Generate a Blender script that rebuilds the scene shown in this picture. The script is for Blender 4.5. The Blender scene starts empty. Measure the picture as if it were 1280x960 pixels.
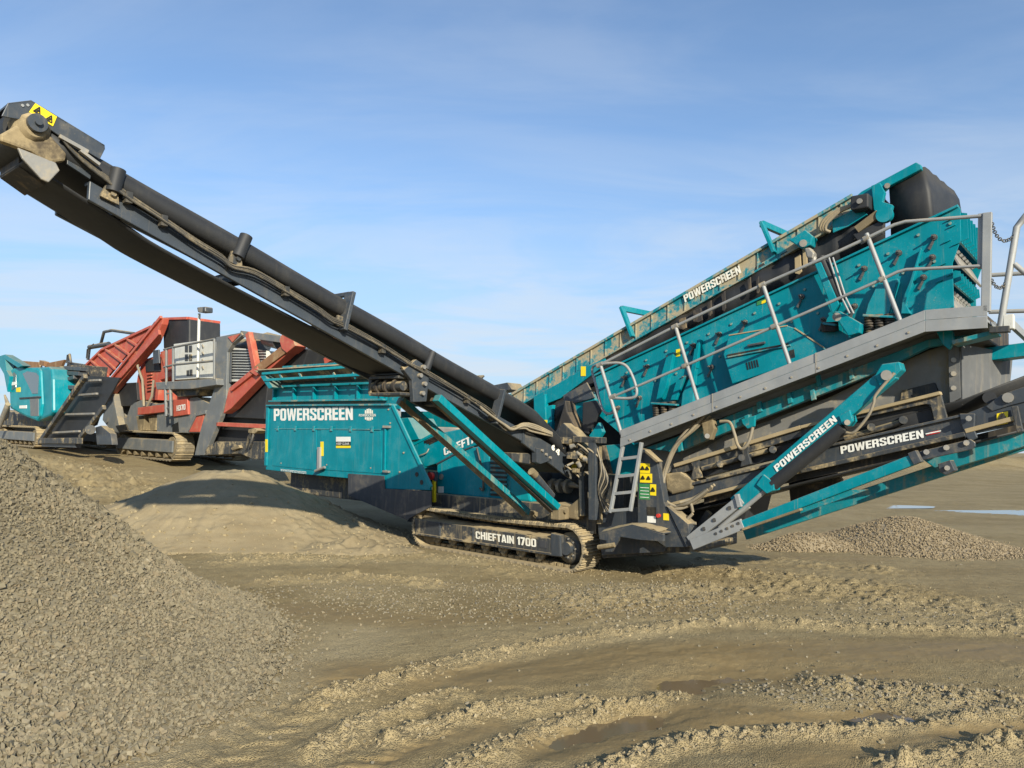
import bpy, bmesh, math, random
import numpy as np
from mathutils import Vector, Matrix
from mathutils.geometry import tessellate_polygon
random.seed(4)
R8 = np.random.default_rng(11)
rad = math.radians
scene = bpy.context.scene
COL = scene.collection

# ------------------------------------------------------------------ camera, sky, sun, exposure
FPX, HZ, CAMH = 931.0, 566.0, 1.7           # focal length in px of the 1280 px frame, horizon row, eye height
PITCH = math.atan((HZ - 480) / FPX)
cam_d = bpy.data.cameras.new('camera'); cam = bpy.data.objects.new('camera', cam_d); COL.objects.link(cam)
cam_d.sensor_width = 36.0; cam_d.lens = 36.0 * FPX / 1280.0
cam_d.clip_start = 0.05; cam_d.clip_end = 5000
cam.location = (0, 0, CAMH); cam.rotation_euler = (math.pi / 2 + PITCH, 0, 0)
scene.camera = cam
scene.render.resolution_x, scene.render.resolution_y = 1024, 768

SUN_EL, SUN_AZ = rad(22.0), rad(159.5)      # azimuth clockwise from +Y
world = bpy.data.worlds.new('World'); scene.world = world; world.use_nodes = True
wt = world.node_tree; wt.nodes.clear()
def wn(t, **k):
    n = wt.nodes.new(t)
    for a, b in k.items(): setattr(n, a, b)
    return n
sky = wn('ShaderNodeTexSky', sky_type='NISHITA', sun_disc=False, sun_elevation=SUN_EL, sun_rotation=SUN_AZ,
         altitude=100.0, air_density=1.0, dust_density=0.25, ozone_density=3.2)
bg = wn('ShaderNodeBackground'); bg.inputs['Strength'].default_value = 0.137
wo = wn('ShaderNodeOutputWorld')
tc = wn('ShaderNodeTexCoord'); sep = wn('ShaderNodeSeparateXYZ'); wt.links.new(tc.outputs['Generated'], sep.inputs[0])
zz = wn('ShaderNodeMath', operation='ADD'); wt.links.new(sep.outputs[2], zz.inputs[0]); zz.inputs[1].default_value = 0.10
zm = wn('ShaderNodeMath', operation='MAXIMUM'); wt.links.new(zz.outputs[0], zm.inputs[0]); zm.inputs[1].default_value = 0.04
dx = wn('ShaderNodeMath', operation='DIVIDE'); wt.links.new(sep.outputs[0], dx.inputs[0]); wt.links.new(zm.outputs[0], dx.inputs[1])
dy = wn('ShaderNodeMath', operation='DIVIDE'); wt.links.new(sep.outputs[1], dy.inputs[0]); wt.links.new(zm.outputs[0], dy.inputs[1])
cmb = wn('ShaderNodeCombineXYZ'); wt.links.new(dx.outputs[0], cmb.inputs[0]); wt.links.new(dy.outputs[0], cmb.inputs[1])
def cloud(scale, rot, stretch, lo, hi, detail, dist):
    mp = wn('ShaderNodeMapping'); wt.links.new(cmb.outputs[0], mp.inputs[0])
    mp.inputs['Rotation'].default_value = (0, 0, rot); mp.inputs['Scale'].default_value = (1, stretch, 1)
    nz = wn('ShaderNodeTexNoise'); wt.links.new(mp.outputs[0], nz.inputs['Vector'])
    nz.inputs['Scale'].default_value = scale; nz.inputs['Detail'].default_value = detail
    nz.inputs['Roughness'].default_value = 0.58; nz.inputs['Distortion'].default_value = dist
    mr = wn('ShaderNodeMapRange'); wt.links.new(nz.outputs['Fac'], mr.inputs['Value'])
    mr.inputs['From Min'].default_value = lo; mr.inputs['From Max'].default_value = hi
    mr.interpolation_type = 'SMOOTHSTEP'
    return mr.outputs[0]
c1 = cloud(0.7, 0.25, 3.0, 0.40, 0.72, 10, 0.8)          # thin high veil
c2 = cloud(0.8, -0.1, 2.2, 0.38, 0.62, 10, 0.8)          # small streaks, mostly low in the sky
low = wn('ShaderNodeMapRange'); wt.links.new(sep.outputs[2], low.inputs['Value'])
low.inputs['From Min'].default_value = 0.02; low.inputs['From Max'].default_value = 0.45
low.inputs['To Min'].default_value = 1.0; low.inputs['To Max'].default_value = 0.06; low.interpolation_type = 'SMOOTHSTEP'
m2 = wn('ShaderNodeMath', operation='MULTIPLY'); wt.links.new(c2, m2.inputs[0]); wt.links.new(low.outputs[0], m2.inputs[1])
m1 = wn('ShaderNodeMath', operation='MULTIPLY'); wt.links.new(c1, m1.inputs[0]); m1.inputs[1].default_value = 0.22
ad = wn('ShaderNodeMath', operation='ADD', use_clamp=True); wt.links.new(m1.outputs[0], ad.inputs[0]); wt.links.new(m2.outputs[0], ad.inputs[1])
sc_ = wn('ShaderNodeMath', operation='MULTIPLY'); wt.links.new(ad.outputs[0], sc_.inputs[0]); sc_.inputs[1].default_value = 0.72
mx = wn('ShaderNodeMix', data_type='RGBA'); wt.links.new(sc_.outputs[0], mx.inputs['Factor'])
mx.inputs['B'].default_value = (3.75, 4.1, 4.5, 1)
hzf = wn('ShaderNodeMapRange'); wt.links.new(sep.outputs[2], hzf.inputs['Value']); hzf.interpolation_type = 'SMOOTHSTEP'
hzf.inputs['From Min'].default_value = 0.0; hzf.inputs['From Max'].default_value = 0.42; hzf.inputs['To Min'].default_value = 0.80; hzf.inputs['To Max'].default_value = 0.05
mh = wn('ShaderNodeMix', data_type='RGBA'); wt.links.new(hzf.outputs[0], mh.inputs['Factor']); wt.links.new(sky.outputs[0], mh.inputs['A']); mh.inputs['B'].default_value = (2.0, 2.75, 3.75, 1)
wt.links.new(mh.outputs['Result'], mx.inputs['A'])          # pale haze low in the sky, clouds over it
wt.links.new(mx.outputs['Result'], bg.inputs['Color']); wt.links.new(bg.outputs[0], wo.inputs['Surface'])

sun_d = bpy.data.lights.new('sun', 'SUN'); sun = bpy.data.objects.new('sun', sun_d); COL.objects.link(sun)
sun_d.energy = 5.0; sun_d.angle = rad(0.55); sun_d.color = (1.0, 0.91, 0.72)
to_sun = Vector((math.sin(SUN_AZ) * math.cos(SUN_EL), math.cos(SUN_AZ) * math.cos(SUN_EL), math.sin(SUN_EL)))
sun.rotation_euler = to_sun.to_track_quat('Z', 'Y').to_euler(); sun.location = to_sun * 60
vs = scene.view_settings
vs.view_transform = 'Standard'; vs.look = 'None'; vs.gamma = 1.0; vs.exposure = 0.50; vs.use_curve_mapping = False

# ------------------------------------------------------------------ materials
MAT = {}
class NT:
    def __init__(s, name):
        s.m = bpy.data.materials.new(name); s.m.use_nodes = True; s.t = s.m.node_tree
        s.b = s.t.nodes['Principled BSDF']; MAT[name] = s.m
    def n(s, t, ins=None, **k):
        x = s.t.nodes.new(t)
        for a, b in k.items(): setattr(x, a, b)
        for a, b in (ins or {}).items(): s.put(x.inputs[a], b)
        return x
    def put(s, sock, v):
        if hasattr(v, 'is_output'): s.t.links.new(v, sock)
        else: sock.default_value = v
    def noise(s, vec, scale, detail=4, rough=0.6, dist=0.0):
        return s.n('ShaderNodeTexNoise', {'Vector': vec, 'Scale': scale, 'Detail': detail, 'Roughness': rough, 'Distortion': dist}).outputs['Fac']
    def rng(s, v, a, b, c=0.0, d=1.0):
        return s.n('ShaderNodeMapRange', {'Value': v, 'From Min': a, 'From Max': b, 'To Min': c, 'To Max': d}, interpolation_type='SMOOTHSTEP').outputs[0]
    def mapv(s, vec, sc):
        return s.n('ShaderNodeMapping', {'Vector': vec, 'Scale': sc}).outputs[0]
    def math(s, op, a, b, clamp=False):
        return s.n('ShaderNodeMath', {0: a, 1: b}, operation=op, use_clamp=clamp).outputs[0]
    def mix(s, f, a, b):
        return s.n('ShaderNodeMix', {'Factor': f, 'A': a, 'B': b}, data_type='RGBA').outputs['Result']
    def bump(s, h, st, d):
        s.put(s.b.inputs['Normal'], s.n('ShaderNodeBump', {'Height': h, 'Strength': st, 'Distance': d}).outputs[0])
def c4(c): return (c[0], c[1], c[2], 1.0)
DUST = (0.36, 0.285, 0.165)
def painted(name, col, rough=0.42, metal=0.0, dust=0.5, streak=0.35, patch=0.25, dcol=DUST, spec=0.5, var=0.12, pth=(0.62, 0.78), runs=0.12, spots=0.25):
    k = NT(name)
    co = k.n('ShaderNodeTexCoord').outputs['Object']
    up = k.n('ShaderNodeSeparateXYZ', {0: k.n('ShaderNodeNewGeometry').outputs['Normal']}).outputs[2]
    n1 = k.noise(co, 2.3, 6, 0.65); n2 = k.noise(co, 22, 4, 0.6); n3 = k.noise(k.mapv(co, (11, 11, 0.9)), 1.0, 5, 0.6)
    f_up = k.math('MULTIPLY', k.rng(up, 0.25, 0.8), k.rng(n1, 0.28, 0.55, 0.35, 1.0))
    f_up = k.math('MULTIPLY', f_up, min(1.0, dust * 1.7))
    f_st = k.math('MULTIPLY', k.rng(n3, 0.52, 0.72), streak)
    f_pt = k.math('MULTIPLY', k.rng(k.math('ADD', n1, k.math('MULTIPLY', n2, 0.22)), *pth), patch)
    f = k.math('ADD', k.math('MAXIMUM', f_up, f_st), f_pt, True)
    n5 = k.noise(k.mapv(co, (34, 34, 1.3)), 1.0, 3, 0.7); n6 = k.noise(co, 75, 2, 0.5)
    f = k.math('ADD', f, k.math('MULTIPLY', k.rng(n5, 0.60, 0.76), runs), True)
    f = k.math('ADD', f, k.math('MULTIPLY', k.math('MULTIPLY', k.rng(n6, 0.66, 0.72), k.rng(n1, 0.42, 0.62)), spots), True)
    f = k.math('ADD', f, k.rng(n2, 0.4, 0.75, 0.0, 0.08 * dust * (1 if dust > 0.3 else 0)), True)
    base = k.mix(k.rng(n1, 0.3, 0.7), c4([x * (1 - var) for x in col]), c4([min(1, x * (1 + var)) for x in col]))
    dc = k.mix(n2, c4([x * 0.75 for x in dcol]), c4([min(1, x * 1.12) for x in dcol]))
    k.put(k.b.inputs['Base Color'], k.mix(f, base, dc))
    k.put(k.b.inputs['Roughness'], k.rng(f, 0, 0.8, rough, 0.95))
    k.put(k.b.inputs['Metallic'], k.rng(f, 0, 0.5, metal, 0.0) if metal else 0.0)
    k.b.inputs['Specular IOR Level'].default_value = spec
    k.bump(k.math('ADD', k.math('MULTIPLY', n2, 0.4), f), 0.25, 0.004)
    return k.m
TEAL = (0.0, 0.205, 0.262)
painted('teal', TEAL, 0.36, dust=0.30, streak=0.07, patch=0.06, spec=0.22, runs=0.30, spots=0.55)
painted('teal_caked', TEAL, 0.5, dust=0.9, streak=0.8, patch=0.95, pth=(0.54, 0.66), dcol=(0.37, 0.32, 0.215))
painted('teal_dusty', TEAL, 0.45, dust=0.8, streak=0.45, patch=0.6)
painted('teal_faded', (0.0, 0.245, 0.30), 0.38, dust=0.2, streak=0.06, patch=0.06, spec=0.25)
painted('slate', (0.040, 0.050, 0.064), 0.42, dust=0.5, streak=0.12, patch=0.16)
painted('slate_clean', (0.046, 0.057, 0.073), 0.38, dust=0.2, streak=0.08, patch=0.06)
painted('slate_dusty', (0.035, 0.040, 0.046), 0.55, dust=0.95, streak=0.55, patch=0.95)
painted('grease_dirt', (0.17, 0.135, 0.08), 0.85, dust=0.9, streak=0.5, patch=0.9)
painted('caked_grease', (0.075, 0.058, 0.038), 0.8, dust=0.7, streak=0.5, patch=0.75, pth=(0.5, 0.7))
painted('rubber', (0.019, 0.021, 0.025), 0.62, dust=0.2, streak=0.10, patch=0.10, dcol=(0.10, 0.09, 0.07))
painted('rubber_streaked', (0.045, 0.048, 0.056), 0.6, dust=0.3, streak=0.4, patch=0.2, dcol=(0.25, 0.21, 0.15))
painted('rubber_muddy', (0.03, 0.027, 0.025), 0.7, dust=0.6, streak=0.7, patch=0.8, dcol=(0.2, 0.15, 0.09))
painted('flap_grey', (0.105, 0.110, 0.115), 0.75, dust=0.3, streak=0.45, patch=0.25, dcol=(0.26, 0.23, 0.18))
painted('galvanised', (0.29, 0.305, 0.315), 0.62, metal=0.25, dust=0.35, streak=0.15, patch=0.12)
painted('bare_metal', (0.27, 0.265, 0.25), 0.55, metal=0.4, dust=0.6, streak=0.6, patch=0.5)
painted('track_steel', (0.20, 0.17, 0.12), 0.75, metal=0.2, dust=0.95, streak=0.6, patch=0.95, dcol=(0.40, 0.32, 0.19))
painted('hose', (0.23, 0.20, 0.15), 0.7, dust=0.8, streak=0.3, patch=0.6)
painted('hose_black', (0.035, 0.036, 0.036), 0.5, dust=0.5, streak=0.2, patch=0.3)
painted('red_paint', (0.44, 0.085, 0.055), 0.5, dust=0.6, streak=0.3, patch=0.35)
painted('red_clean', (0.44, 0.085, 0.055), 0.55, dust=0.25, streak=0.3, patch=0.35)
painted('grey_paint', (0.135, 0.148, 0.158), 0.5, dust=0.6, streak=0.3, patch=0.3)
painted('white_paint', (0.55, 0.56, 0.53), 0.45, dust=0.4, streak=0.25, patch=0.2)
painted('rust_panel', (0.24, 0.125, 0.06), 0.8, dust=0.6, streak=0.4, patch=0.5)
painted('yellow_label', (0.80, 0.62, 0.01), 0.5, dust=0.1, streak=0.1, patch=0.15, var=0.04)
painted('white_label', (0.74, 0.75, 0.72), 0.5, dust=0.1, streak=0.22, patch=0.25, var=0.04, runs=0.3, spots=0.5)
painted('lettering_worn', (0.75, 0.74, 0.66), 0.6, dust=0.3, streak=0.45, patch=0.5, var=0.04)
painted('black_ink', (0.012, 0.012, 0.012), 0.5, dust=0.1, streak=0.1, patch=0.1)
painted('green_label', (0.03, 0.20, 0.07), 0.5, dust=0.1, streak=0.1, patch=0.15)
painted('red_label', (0.50, 0.02, 0.02), 0.4, dust=0.1, streak=0.1, patch=0.1)
painted('sand_load', (0.34, 0.27, 0.16), 0.95, dust=0.2, streak=0.1, patch=0.1)
k = NT('dark_glass'); k.b.inputs['Base Color'].default_value = (0.10, 0.13, 0.15, 1); k.b.inputs['Roughness'].default_value = 0.12
k = NT('lens'); k.b.inputs['Base Color'].default_value = (0.12, 0.12, 0.12, 1); k.b.inputs['Roughness'].default_value = 0.1

# ------------------------------------------------------------------ mesh helpers
def V(*a): return Vector(a)
class MB:
    def __init__(s): s.v = []; s.f = []; s.sm = []
    def add(s, vs, fs, smooth=False):
        o = len(s.v); s.v += [tuple(p) for p in vs]
        s.f += [tuple(i + o for i in f) for f in fs]; s.sm += [smooth] * len(fs); return s
    def prism(s, pts, ext):
        n = len(pts); pts = [Vector(p) for p in pts]; ext = Vector(ext)
        nrm = Vector((0, 0, 0))
        for i in range(n): nrm += pts[i].cross(pts[(i + 1) % n])
        if nrm.dot(ext) > 0: pts = pts[::-1]
        vs = pts + [p + ext for p in pts]
        fs = [tuple(range(n)), tuple(range(2 * n - 1, n - 1, -1))]
        fs += [(i, i + n, (i + 1) % n + n, (i + 1) % n) for i in range(n)]
        return s.add(vs, fs)
    def box(s, lo, hi):
        x0, y0, z0 = lo; x1, y1, z1 = hi
        return s.prism([(x0, y0, z0), (x1, y0, z0), (x1, y1, z0), (x0, y1, z0)], (0, 0, z1 - z0))
    def beam(s, p, q, w, h, up=(0, 0, 1)):
        p, q = Vector(p), Vector(q); d = (q - p).normalized(); side = d.cross(Vector(up)).normalized(); u = side.cross(d)
        a = side * (w / 2); b = u * (h / 2)
        return s.prism([p - a - b, p + a - b, p + a + b, p - a + b], q - p)
    def tube(s, pts, r, n=8, cap=True):
        pts = [Vector(p) for p in pts]; rings = []; m = len(pts)
        t = (pts[1] - pts[0]).normalized(); a = t.orthogonal().normalized()
        for i in range(m):
            t = (pts[min(i + 1, m - 1)] - pts[max(i - 1, 0)]).normalized()
            a = (a - t * a.dot(t)).normalized(); b = t.cross(a)
            rr = r[i] if isinstance(r, (list, tuple)) else r
            rings.append([pts[i] + (a * math.cos(2 * math.pi * j / n) + b * math.sin(2 * math.pi * j / n)) * rr for j in range(n)])
        vs = [p for g in rings for p in g]
        fs = [(i * n + j, i * n + (j + 1) % n, (i + 1) * n + (j + 1) % n, (i + 1) * n + j) for i in range(m - 1) for j in range(n)]
        s.add(vs, fs, True)
        if cap: s.add(rings[0], [tuple(range(n - 1, -1, -1))]); s.add(rings[-1], [tuple(range(n))])
        return s
    def cyl(s, p, q, r, n=16): return s.tube([p, q], r, n)
    def sheet(s, rows, smooth=True):
        n = len(rows[0]); vs = [p for r in rows for p in r]
        return s.add(vs, [(i * n + j, i * n + j + 1, (i + 1) * n + j + 1, (i + 1) * n + j) for i in range(len(rows) - 1) for j in range(n - 1)], smooth)
    def build(s, name, mat, parent=None, bevel=0.0, thick=0.0):
        me = bpy.data.meshes.new(name); me.from_pydata(s.v, [], s.f)
        me.polygons.foreach_set('use_smooth', s.sm); me.materials.append(MAT[mat]); me.update()
        o = bpy.data.objects.new(name, me); COL.objects.link(o)
        if parent: o.parent = parent
        if thick:
            md = o.modifiers.new('thick', 'SOLIDIFY'); md.thickness = thick; md.offset = 0
        if bevel:
            md = o.modifiers.new('bevel', 'BEVEL'); md.width = bevel; md.segments = 2; md.limit_method = 'ANGLE'; md.angle_limit = rad(50)
        return o
def smooth_path(pts, n=6):
    pts = [Vector(p) for p in pts]; out = []; P_ = [pts[0]] + pts + [pts[-1]]
    for i in range(1, len(P_) - 2):
        a, b, c, d = P_[i - 1:i + 3]
        for j in range(n):
            t = j / n
            out.append(0.5 * ((2 * b) + (c - a) * t + (2 * a - 5 * b + 4 * c - d) * t * t + (3 * b - a - 3 * c + d) * t ** 3))
    return out + [pts[-1]]
def put(o, me_obj_name, parent, loc, rot=None, scale=None):
    """a further piece that shares mesh data with o"""
    c = o.copy(); c.name = me_obj_name; COL.objects.link(c); c.parent = parent; c.location = loc
    if rot is not None: c.rotation_euler = rot
    if scale is not None: c.scale = scale
    return c
def thing(name, label, cat, mat4=None, group=None):
    o = bpy.data.objects.new(name, None); COL.objects.link(o); o.empty_display_size = 0.3
    if mat4 is not None: o.matrix_world = mat4
    o['label'] = label; o['category'] = cat
    if group: o['group'] = group
    return o

# a machine's own frame: X along the machine, Y across it (away from its near side), Z up
CR = Vector((1, 0, 0)); CF = Vector((0, math.cos(PITCH), math.sin(PITCH))); CU = Vector((0, -math.sin(PITCH), math.cos(PITCH)))
CP = Vector((0, 0, CAMH))
def ray(u, v): return CR * (u - 640) - CU * (v - 480) + CF * FPX
class Frame:
    def __init__(s, vp, anchor, depth=None, ground=0.0):
        s.X = -ray(*vp).normalized(); s.Y = Vector((0, 0, 1)).cross(s.X).normalized(); s.Z = s.X.cross(s.Y)
        r = ray(*anchor)
        s.O = CP + r * ((ground - CAMH) / r.z) if depth is None else CP + r * (depth / r.y)
        s.M = Matrix(((s.X.x, s.Y.x, s.Z.x, s.O.x), (s.X.y, s.Y.y, s.Z.y, s.O.y), (s.X.z, s.Y.z, s.Z.z, s.O.z), (0, 0, 0, 1)))
    def loc(s, w): d = w - s.O; return Vector((d.dot(s.X), d.dot(s.Y), d.dot(s.Z)))
    def _p(s, u, v, n, k): r = ray(u, v); return s.loc(CP + r * (((s.O - CP).dot(n) + k) / r.dot(n)))
    def PY(s, u, v, y=0.0): return s._p(u, v, s.Y, y)      # measured point on the plane Y = y of the machine
    def PX(s, u, v, x=0.0): return s._p(u, v, s.X, x)
    def PZ(s, u, v, z=0.0): return s._p(u, v, s.Z, z)
    def polyY(s, pts, y): return [s.PY(u, v, y) for u, v in pts]
    def polyX(s, pts, x): return [s.PX(u, v, x) for u, v in pts]
EY = Vector((0, 1, 0)); EX = Vector((1, 0, 0)); EZ = Vector((0, 0, 1))
def plateY(fr, name, mat, parent, pts, y, th, bevel=0.008):
    return MB().prism(fr.polyY(pts, y), EY * th).build(name, mat, parent, bevel)
def barY(fr, name, mat, parent, a, b, y, h, w, bevel=0.006):
    p, q = fr.PY(*a, y), fr.PY(*b, y); return MB().beam(p + EY * w / 2, q + EY * w / 2, w, h, up=EY.cross(q - p).normalized()).build(name, mat, parent, bevel)
def pipe(name, mat, parent, pts, r, n=8, sm=0): return MB().tube(smooth_path(pts, sm) if sm else pts, r, n).build(name, mat, parent)
_O = [(.12, 0), (0, .12), (0, .88), (.12, 1), (.44, 1), (.56, .88), (.56, .12), (.44, 0)]
HEAVY = {  # heavy condensed capitals: outline, then holes
    'P': [[(0, 0), (0, 1), (.44, 1), (.56, .88), (.56, .50), (.44, .38), (.2, .38), (.2, 0)], [(.2, .56), (.2, .82), (.36, .82), (.36, .56)]],
    'O': [_O, [(.2, .18), (.2, .82), (.36, .82), (.36, .18)]], '0': [_O, [(.2, .18), (.2, .82), (.36, .82), (.36, .18)]],
    'W': [[(.14, 0), (0, 1), (.18, 1), (.25, .38), (.34, 1), (.52, 1), (.61, .38), (.68, 1), (.86, 1), (.72, 0), (.52, 0), (.43, .55), (.34, 0)]],
    'E': [[(0, 0), (0, 1), (.46, 1), (.46, .81), (.2, .81), (.2, .6), (.44, .6), (.44, .42), (.2, .42), (.2, .19), (.47, .19), (.47, 0)]],
    'R': [[(0, 0), (0, 1), (.44, 1), (.56, .88), (.56, .58), (.48, .48), (.56, .38), (.57, 0), (.37, 0), (.36, .36), (.33, .40), (.2, .40), (.2, 0)], [(.2, .57), (.2, .83), (.35, .83), (.35, .57)]],
    'S': [[(.44, 0), (.12, 0), (0, .12), (0, .34), (.19, .34), (.19, .17), (.36, .17), (.36, .36), (.06, .56), (0, .66), (0, .88), (.12, 1), (.44, 1), (.56, .88), (.56, .68), (.37, .68), (.37, .83), (.2, .83), (.2, .68), (.5, .47), (.56, .38), (.56, .12)]],
    'C': [[(.12, 0), (0, .12), (0, .88), (.12, 1), (.44, 1), (.56, .88), (.56, .62), (.36, .62), (.36, .82), (.2, .82), (.2, .18), (.36, .18), (.36, .38), (.56, .38), (.56, .12), (.44, 0)]],
    'N': [[(0, 0), (0, 1), (.18, 1), (.38, .48), (.38, 1), (.56, 1), (.56, 0), (.39, 0), (.18, .54), (.18, 0)]],
    'H': [[(0, 0), (0, 1), (.2, 1), (.2, .6), (.37, .6), (.37, 1), (.57, 1), (.57, 0), (.37, 0), (.37, .42), (.2, .42), (.2, 0)]],
    'I': [[(0, 0), (0, 1), (.2, 1), (.2, 0)]],
    'F': [[(0, 0), (0, 1), (.45, 1), (.45, .81), (.2, .81), (.2, .59), (.42, .59), (.42, .41), (.2, .41), (.2, 0)]],
    'T': [[(.15, 0), (.15, .81), (0, .81), (0, 1), (.5, 1), (.5, .81), (.35, .81), (.35, 0)]],
    'A': [[(0, 0), (.16, 1), (.42, 1), (.58, 0), (.38, 0), (.36, .18), (.22, .18), (.2, 0)], [(.24, .35), (.29, .75), (.34, .35)]],
    '1': [[(.1, 0), (.1, .7), (0, .7), (0, .82), (.14, 1), (.3, 1), (.3, 0)]],
    '7': [[(.08, 0), (.28, .8), (0, .8), (0, 1), (.5, 1), (.5, .82), (.29, 0)]],
    '4': [[(.3, 0), (.3, .18), (0, .18), (0, .36), (.26, 1), (.5, 1), (.5, .36), (.57, .36), (.57, .18), (.5, .18), (.5, 0)], [(.17, .36), (.3, .36), (.3, .7)]],
}
GLYPHS = {}
def glyph(ch, bold):
    """one heavy letter as (points in unit cap height, faces, width)"""
    if bold >= .04 and ch in HEAVY and (ch, bold) not in GLYPHS:
        loops = [[Vector((a, b, 0)) for a, b in l] for l in HEAVY[ch]]; fs = [tuple(t) for t in tessellate_polygon(loops)]; flat_ = [p for l in HEAVY[ch] for p in l]
        GLYPHS[(ch, bold)] = (flat_, fs, max(p[0] for p in flat_))
    if (ch, bold) not in GLYPHS:
        cu = bpy.data.curves.new('t', 'FONT'); cu.body = ch; cu.offset = bold; cu.resolution_u = 3
        to = bpy.data.objects.new('t', cu); COL.objects.link(to); bpy.context.view_layer.update()
        me = bpy.data.meshes.new_from_object(to.evaluated_get(bpy.context.evaluated_depsgraph_get()))
        co = np.empty(len(me.vertices) * 3); me.vertices.foreach_get('co', co); co = co.reshape(-1, 3)[:, :2]
        fs = [tuple(p.vertices) for p in me.polygons]
        bpy.data.objects.remove(to); bpy.data.curves.remove(cu); bpy.data.meshes.remove(me)
        lo, hi = co.min(0), co.max(0)
        GLYPHS[(ch, bold)] = ((co - lo) / (hi[1] - lo[1]) if ch.isalnum() else (co - lo) / 0.75, fs, (hi[0] - lo[0]) / ((hi[1] - lo[1]) if ch.isalnum() else 0.75))
    return GLYPHS[(ch, bold)]
def lettering(text, mat, parent, b0, b1, t0, nrm, name='lettering', bold=0.03, off=0.006):
    x = 0.0; pts = []; faces = []
    for ch in text:
        if ch == ' ': x += 0.35; continue
        co, fs, w = glyph(ch, bold); o = len(pts); pts += [(x + a, b) for a, b in co]; faces += [tuple(i + o for i in f) for f in fs]; x += w + 0.055
    W = x - 0.055; b0, b1, t0, nrm = (Vector(v) for v in (b0, b1, t0, nrm))
    me = bpy.data.meshes.new(name); me.from_pydata([b0 + (b1 - b0) * (a / W) + (t0 - b0) * b + nrm * off for a, b in pts], [], faces)
    me.materials.append(MAT[mat]); me.update()
    o = bpy.data.objects.new(name, me); COL.objects.link(o); o.parent = parent
    return o
def letterY(fr, text, mat, parent, b0, b1, t0, y, **k):
    return lettering(text, mat, parent, fr.PY(*b0, y), fr.PY(*b1, y), fr.PY(*t0, y), -EY, **k)

# ------------------------------------------------------------------ noise and terrain
def _hash(ix, iy, seed):
    h = (ix.astype(np.int64) * 374761393 + iy.astype(np.int64) * 668265263 + seed * 974634777) & 0x7fffffff
    h = ((h ^ (h >> 13)) * 1274126177) & 0x7fffffff
    return ((h ^ (h >> 16)) & 0xffff) / 65535.0
def vnoise(x, y, seed=0):
    ix, iy = np.floor(x), np.floor(y); fx, fy = x - ix, y - iy
    fx = fx * fx * (3 - 2 * fx); fy = fy * fy * (3 - 2 * fy)
    a, b = _hash(ix, iy, seed), _hash(ix + 1, iy, seed); c, d = _hash(ix, iy + 1, seed), _hash(ix + 1, iy + 1, seed)
    return (a * (1 - fx) + b * fx) * (1 - fy) + (c * (1 - fx) + d * fx) * fy
def fbm(x, y, f, oct=4, seed=0, gain=0.5):
    s = 0; a = 1; t = 0
    for i in range(oct): s = s + a * vnoise(x * f + i * 17.3, y * f - i * 9.1, seed + i); t += a; a *= gain; f *= 2.03
    return s / t * 2 - 1
def clods(x, y, f, seed, dens):
    """relief of separate lumps: one dome per cell of a jittered grid"""
    x = x * f; y = y * f; ix, iy = np.floor(x), np.floor(y); out = np.zeros(x.shape)
    for a in (-1, 0, 1):
        for b in (-1, 0, 1):
            cx, cy = ix + a, iy + b; h1, h2, h3 = _hash(cx, cy, seed), _hash(cx, cy, seed + 1), _hash(cx, cy, seed + 2)
            ex, ey = x - cx - h1, y - cy - h2; an = h3 * 6.3; u = ex * np.cos(an) + ey * np.sin(an); w = (ey * np.cos(an) - ex * np.sin(an)) * (1 + h1)
            r = 0.28 + 0.42 * _hash(cx, cy, seed + 3)
            t = np.clip(1 - np.maximum(np.abs(u) * 0.9 + np.abs(w) * 0.35, np.abs(w)) / r, 0, 1)
            out = np.maximum(out, np.where(h3 < dens, np.minimum(t * 1.8, 1.0) * (0.35 + 0.65 * h2) * r * 1.6, 0))
    return out
def sstep(v, a, b): t = np.clip((v - a) / (b - a), 0, 1); return t * t * (3 - 2 * t)

FM = Frame((-456, 513), (517, 682))                    # the screening plant's frame
def s_of(x, y): return (x - FM.O.x) * 0.7625 - (y - FM.O.y) * 0.6470
def t_of(x, y): return (x - FM.O.x) * 0.6470 + (y - FM.O.y) * 0.7625
def base_h(x, y):
    s = s_of(x, y)
    z = -0.0367 * np.clip(s, -6, 4.2)
    z = z + sstep(-s, 6, 19) * 1.15 * sstep(-x, -3, 6) * (1 - 0.6 * sstep(y, 60, 160))
    z = z + 0.075 * np.clip(-s - 16.5, 0, 11) * sstep(-x, -3, 6) * (1 - 0.6 * sstep(y, 60, 160))
    z = z + 1.35 * np.exp(-((y - 0.25 * x - 62) / 5.0) ** 2) * sstep(x, 22, 34) * (1 + 0.25 * fbm(x, y, 0.4, 3, 300))
    return z
GZ = -0.154
def gp(u, v, z=GZ):
    r = ray(u, v); p = CP + r * ((z - CAMH) / r.z); return (p.x, p.y)
def pdist(x, y, pts):
    """distance to a ground polyline given as points seen in the photograph, and the position along it"""
    P = [p[:2] if len(p) == 3 else gp(*p) for p in pts]; best = np.full(x.shape, 1e9); along = np.zeros(x.shape); acc = 0
    for (ax, ay), (bx, by) in zip(P[:-1], P[1:]):
        dx, dy = bx - ax, by - ay; l2 = dx * dx + dy * dy; l = math.sqrt(l2)
        t = np.clip(((x - ax) * dx + (y - ay) * dy) / l2, 0, 1); d = np.hypot(x - ax - t * dx, y - ay - t * dy)
        m = d < best; best = np.where(m, d, best); along = np.where(m, acc + t * l, along); acc += l
    return best, along
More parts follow.
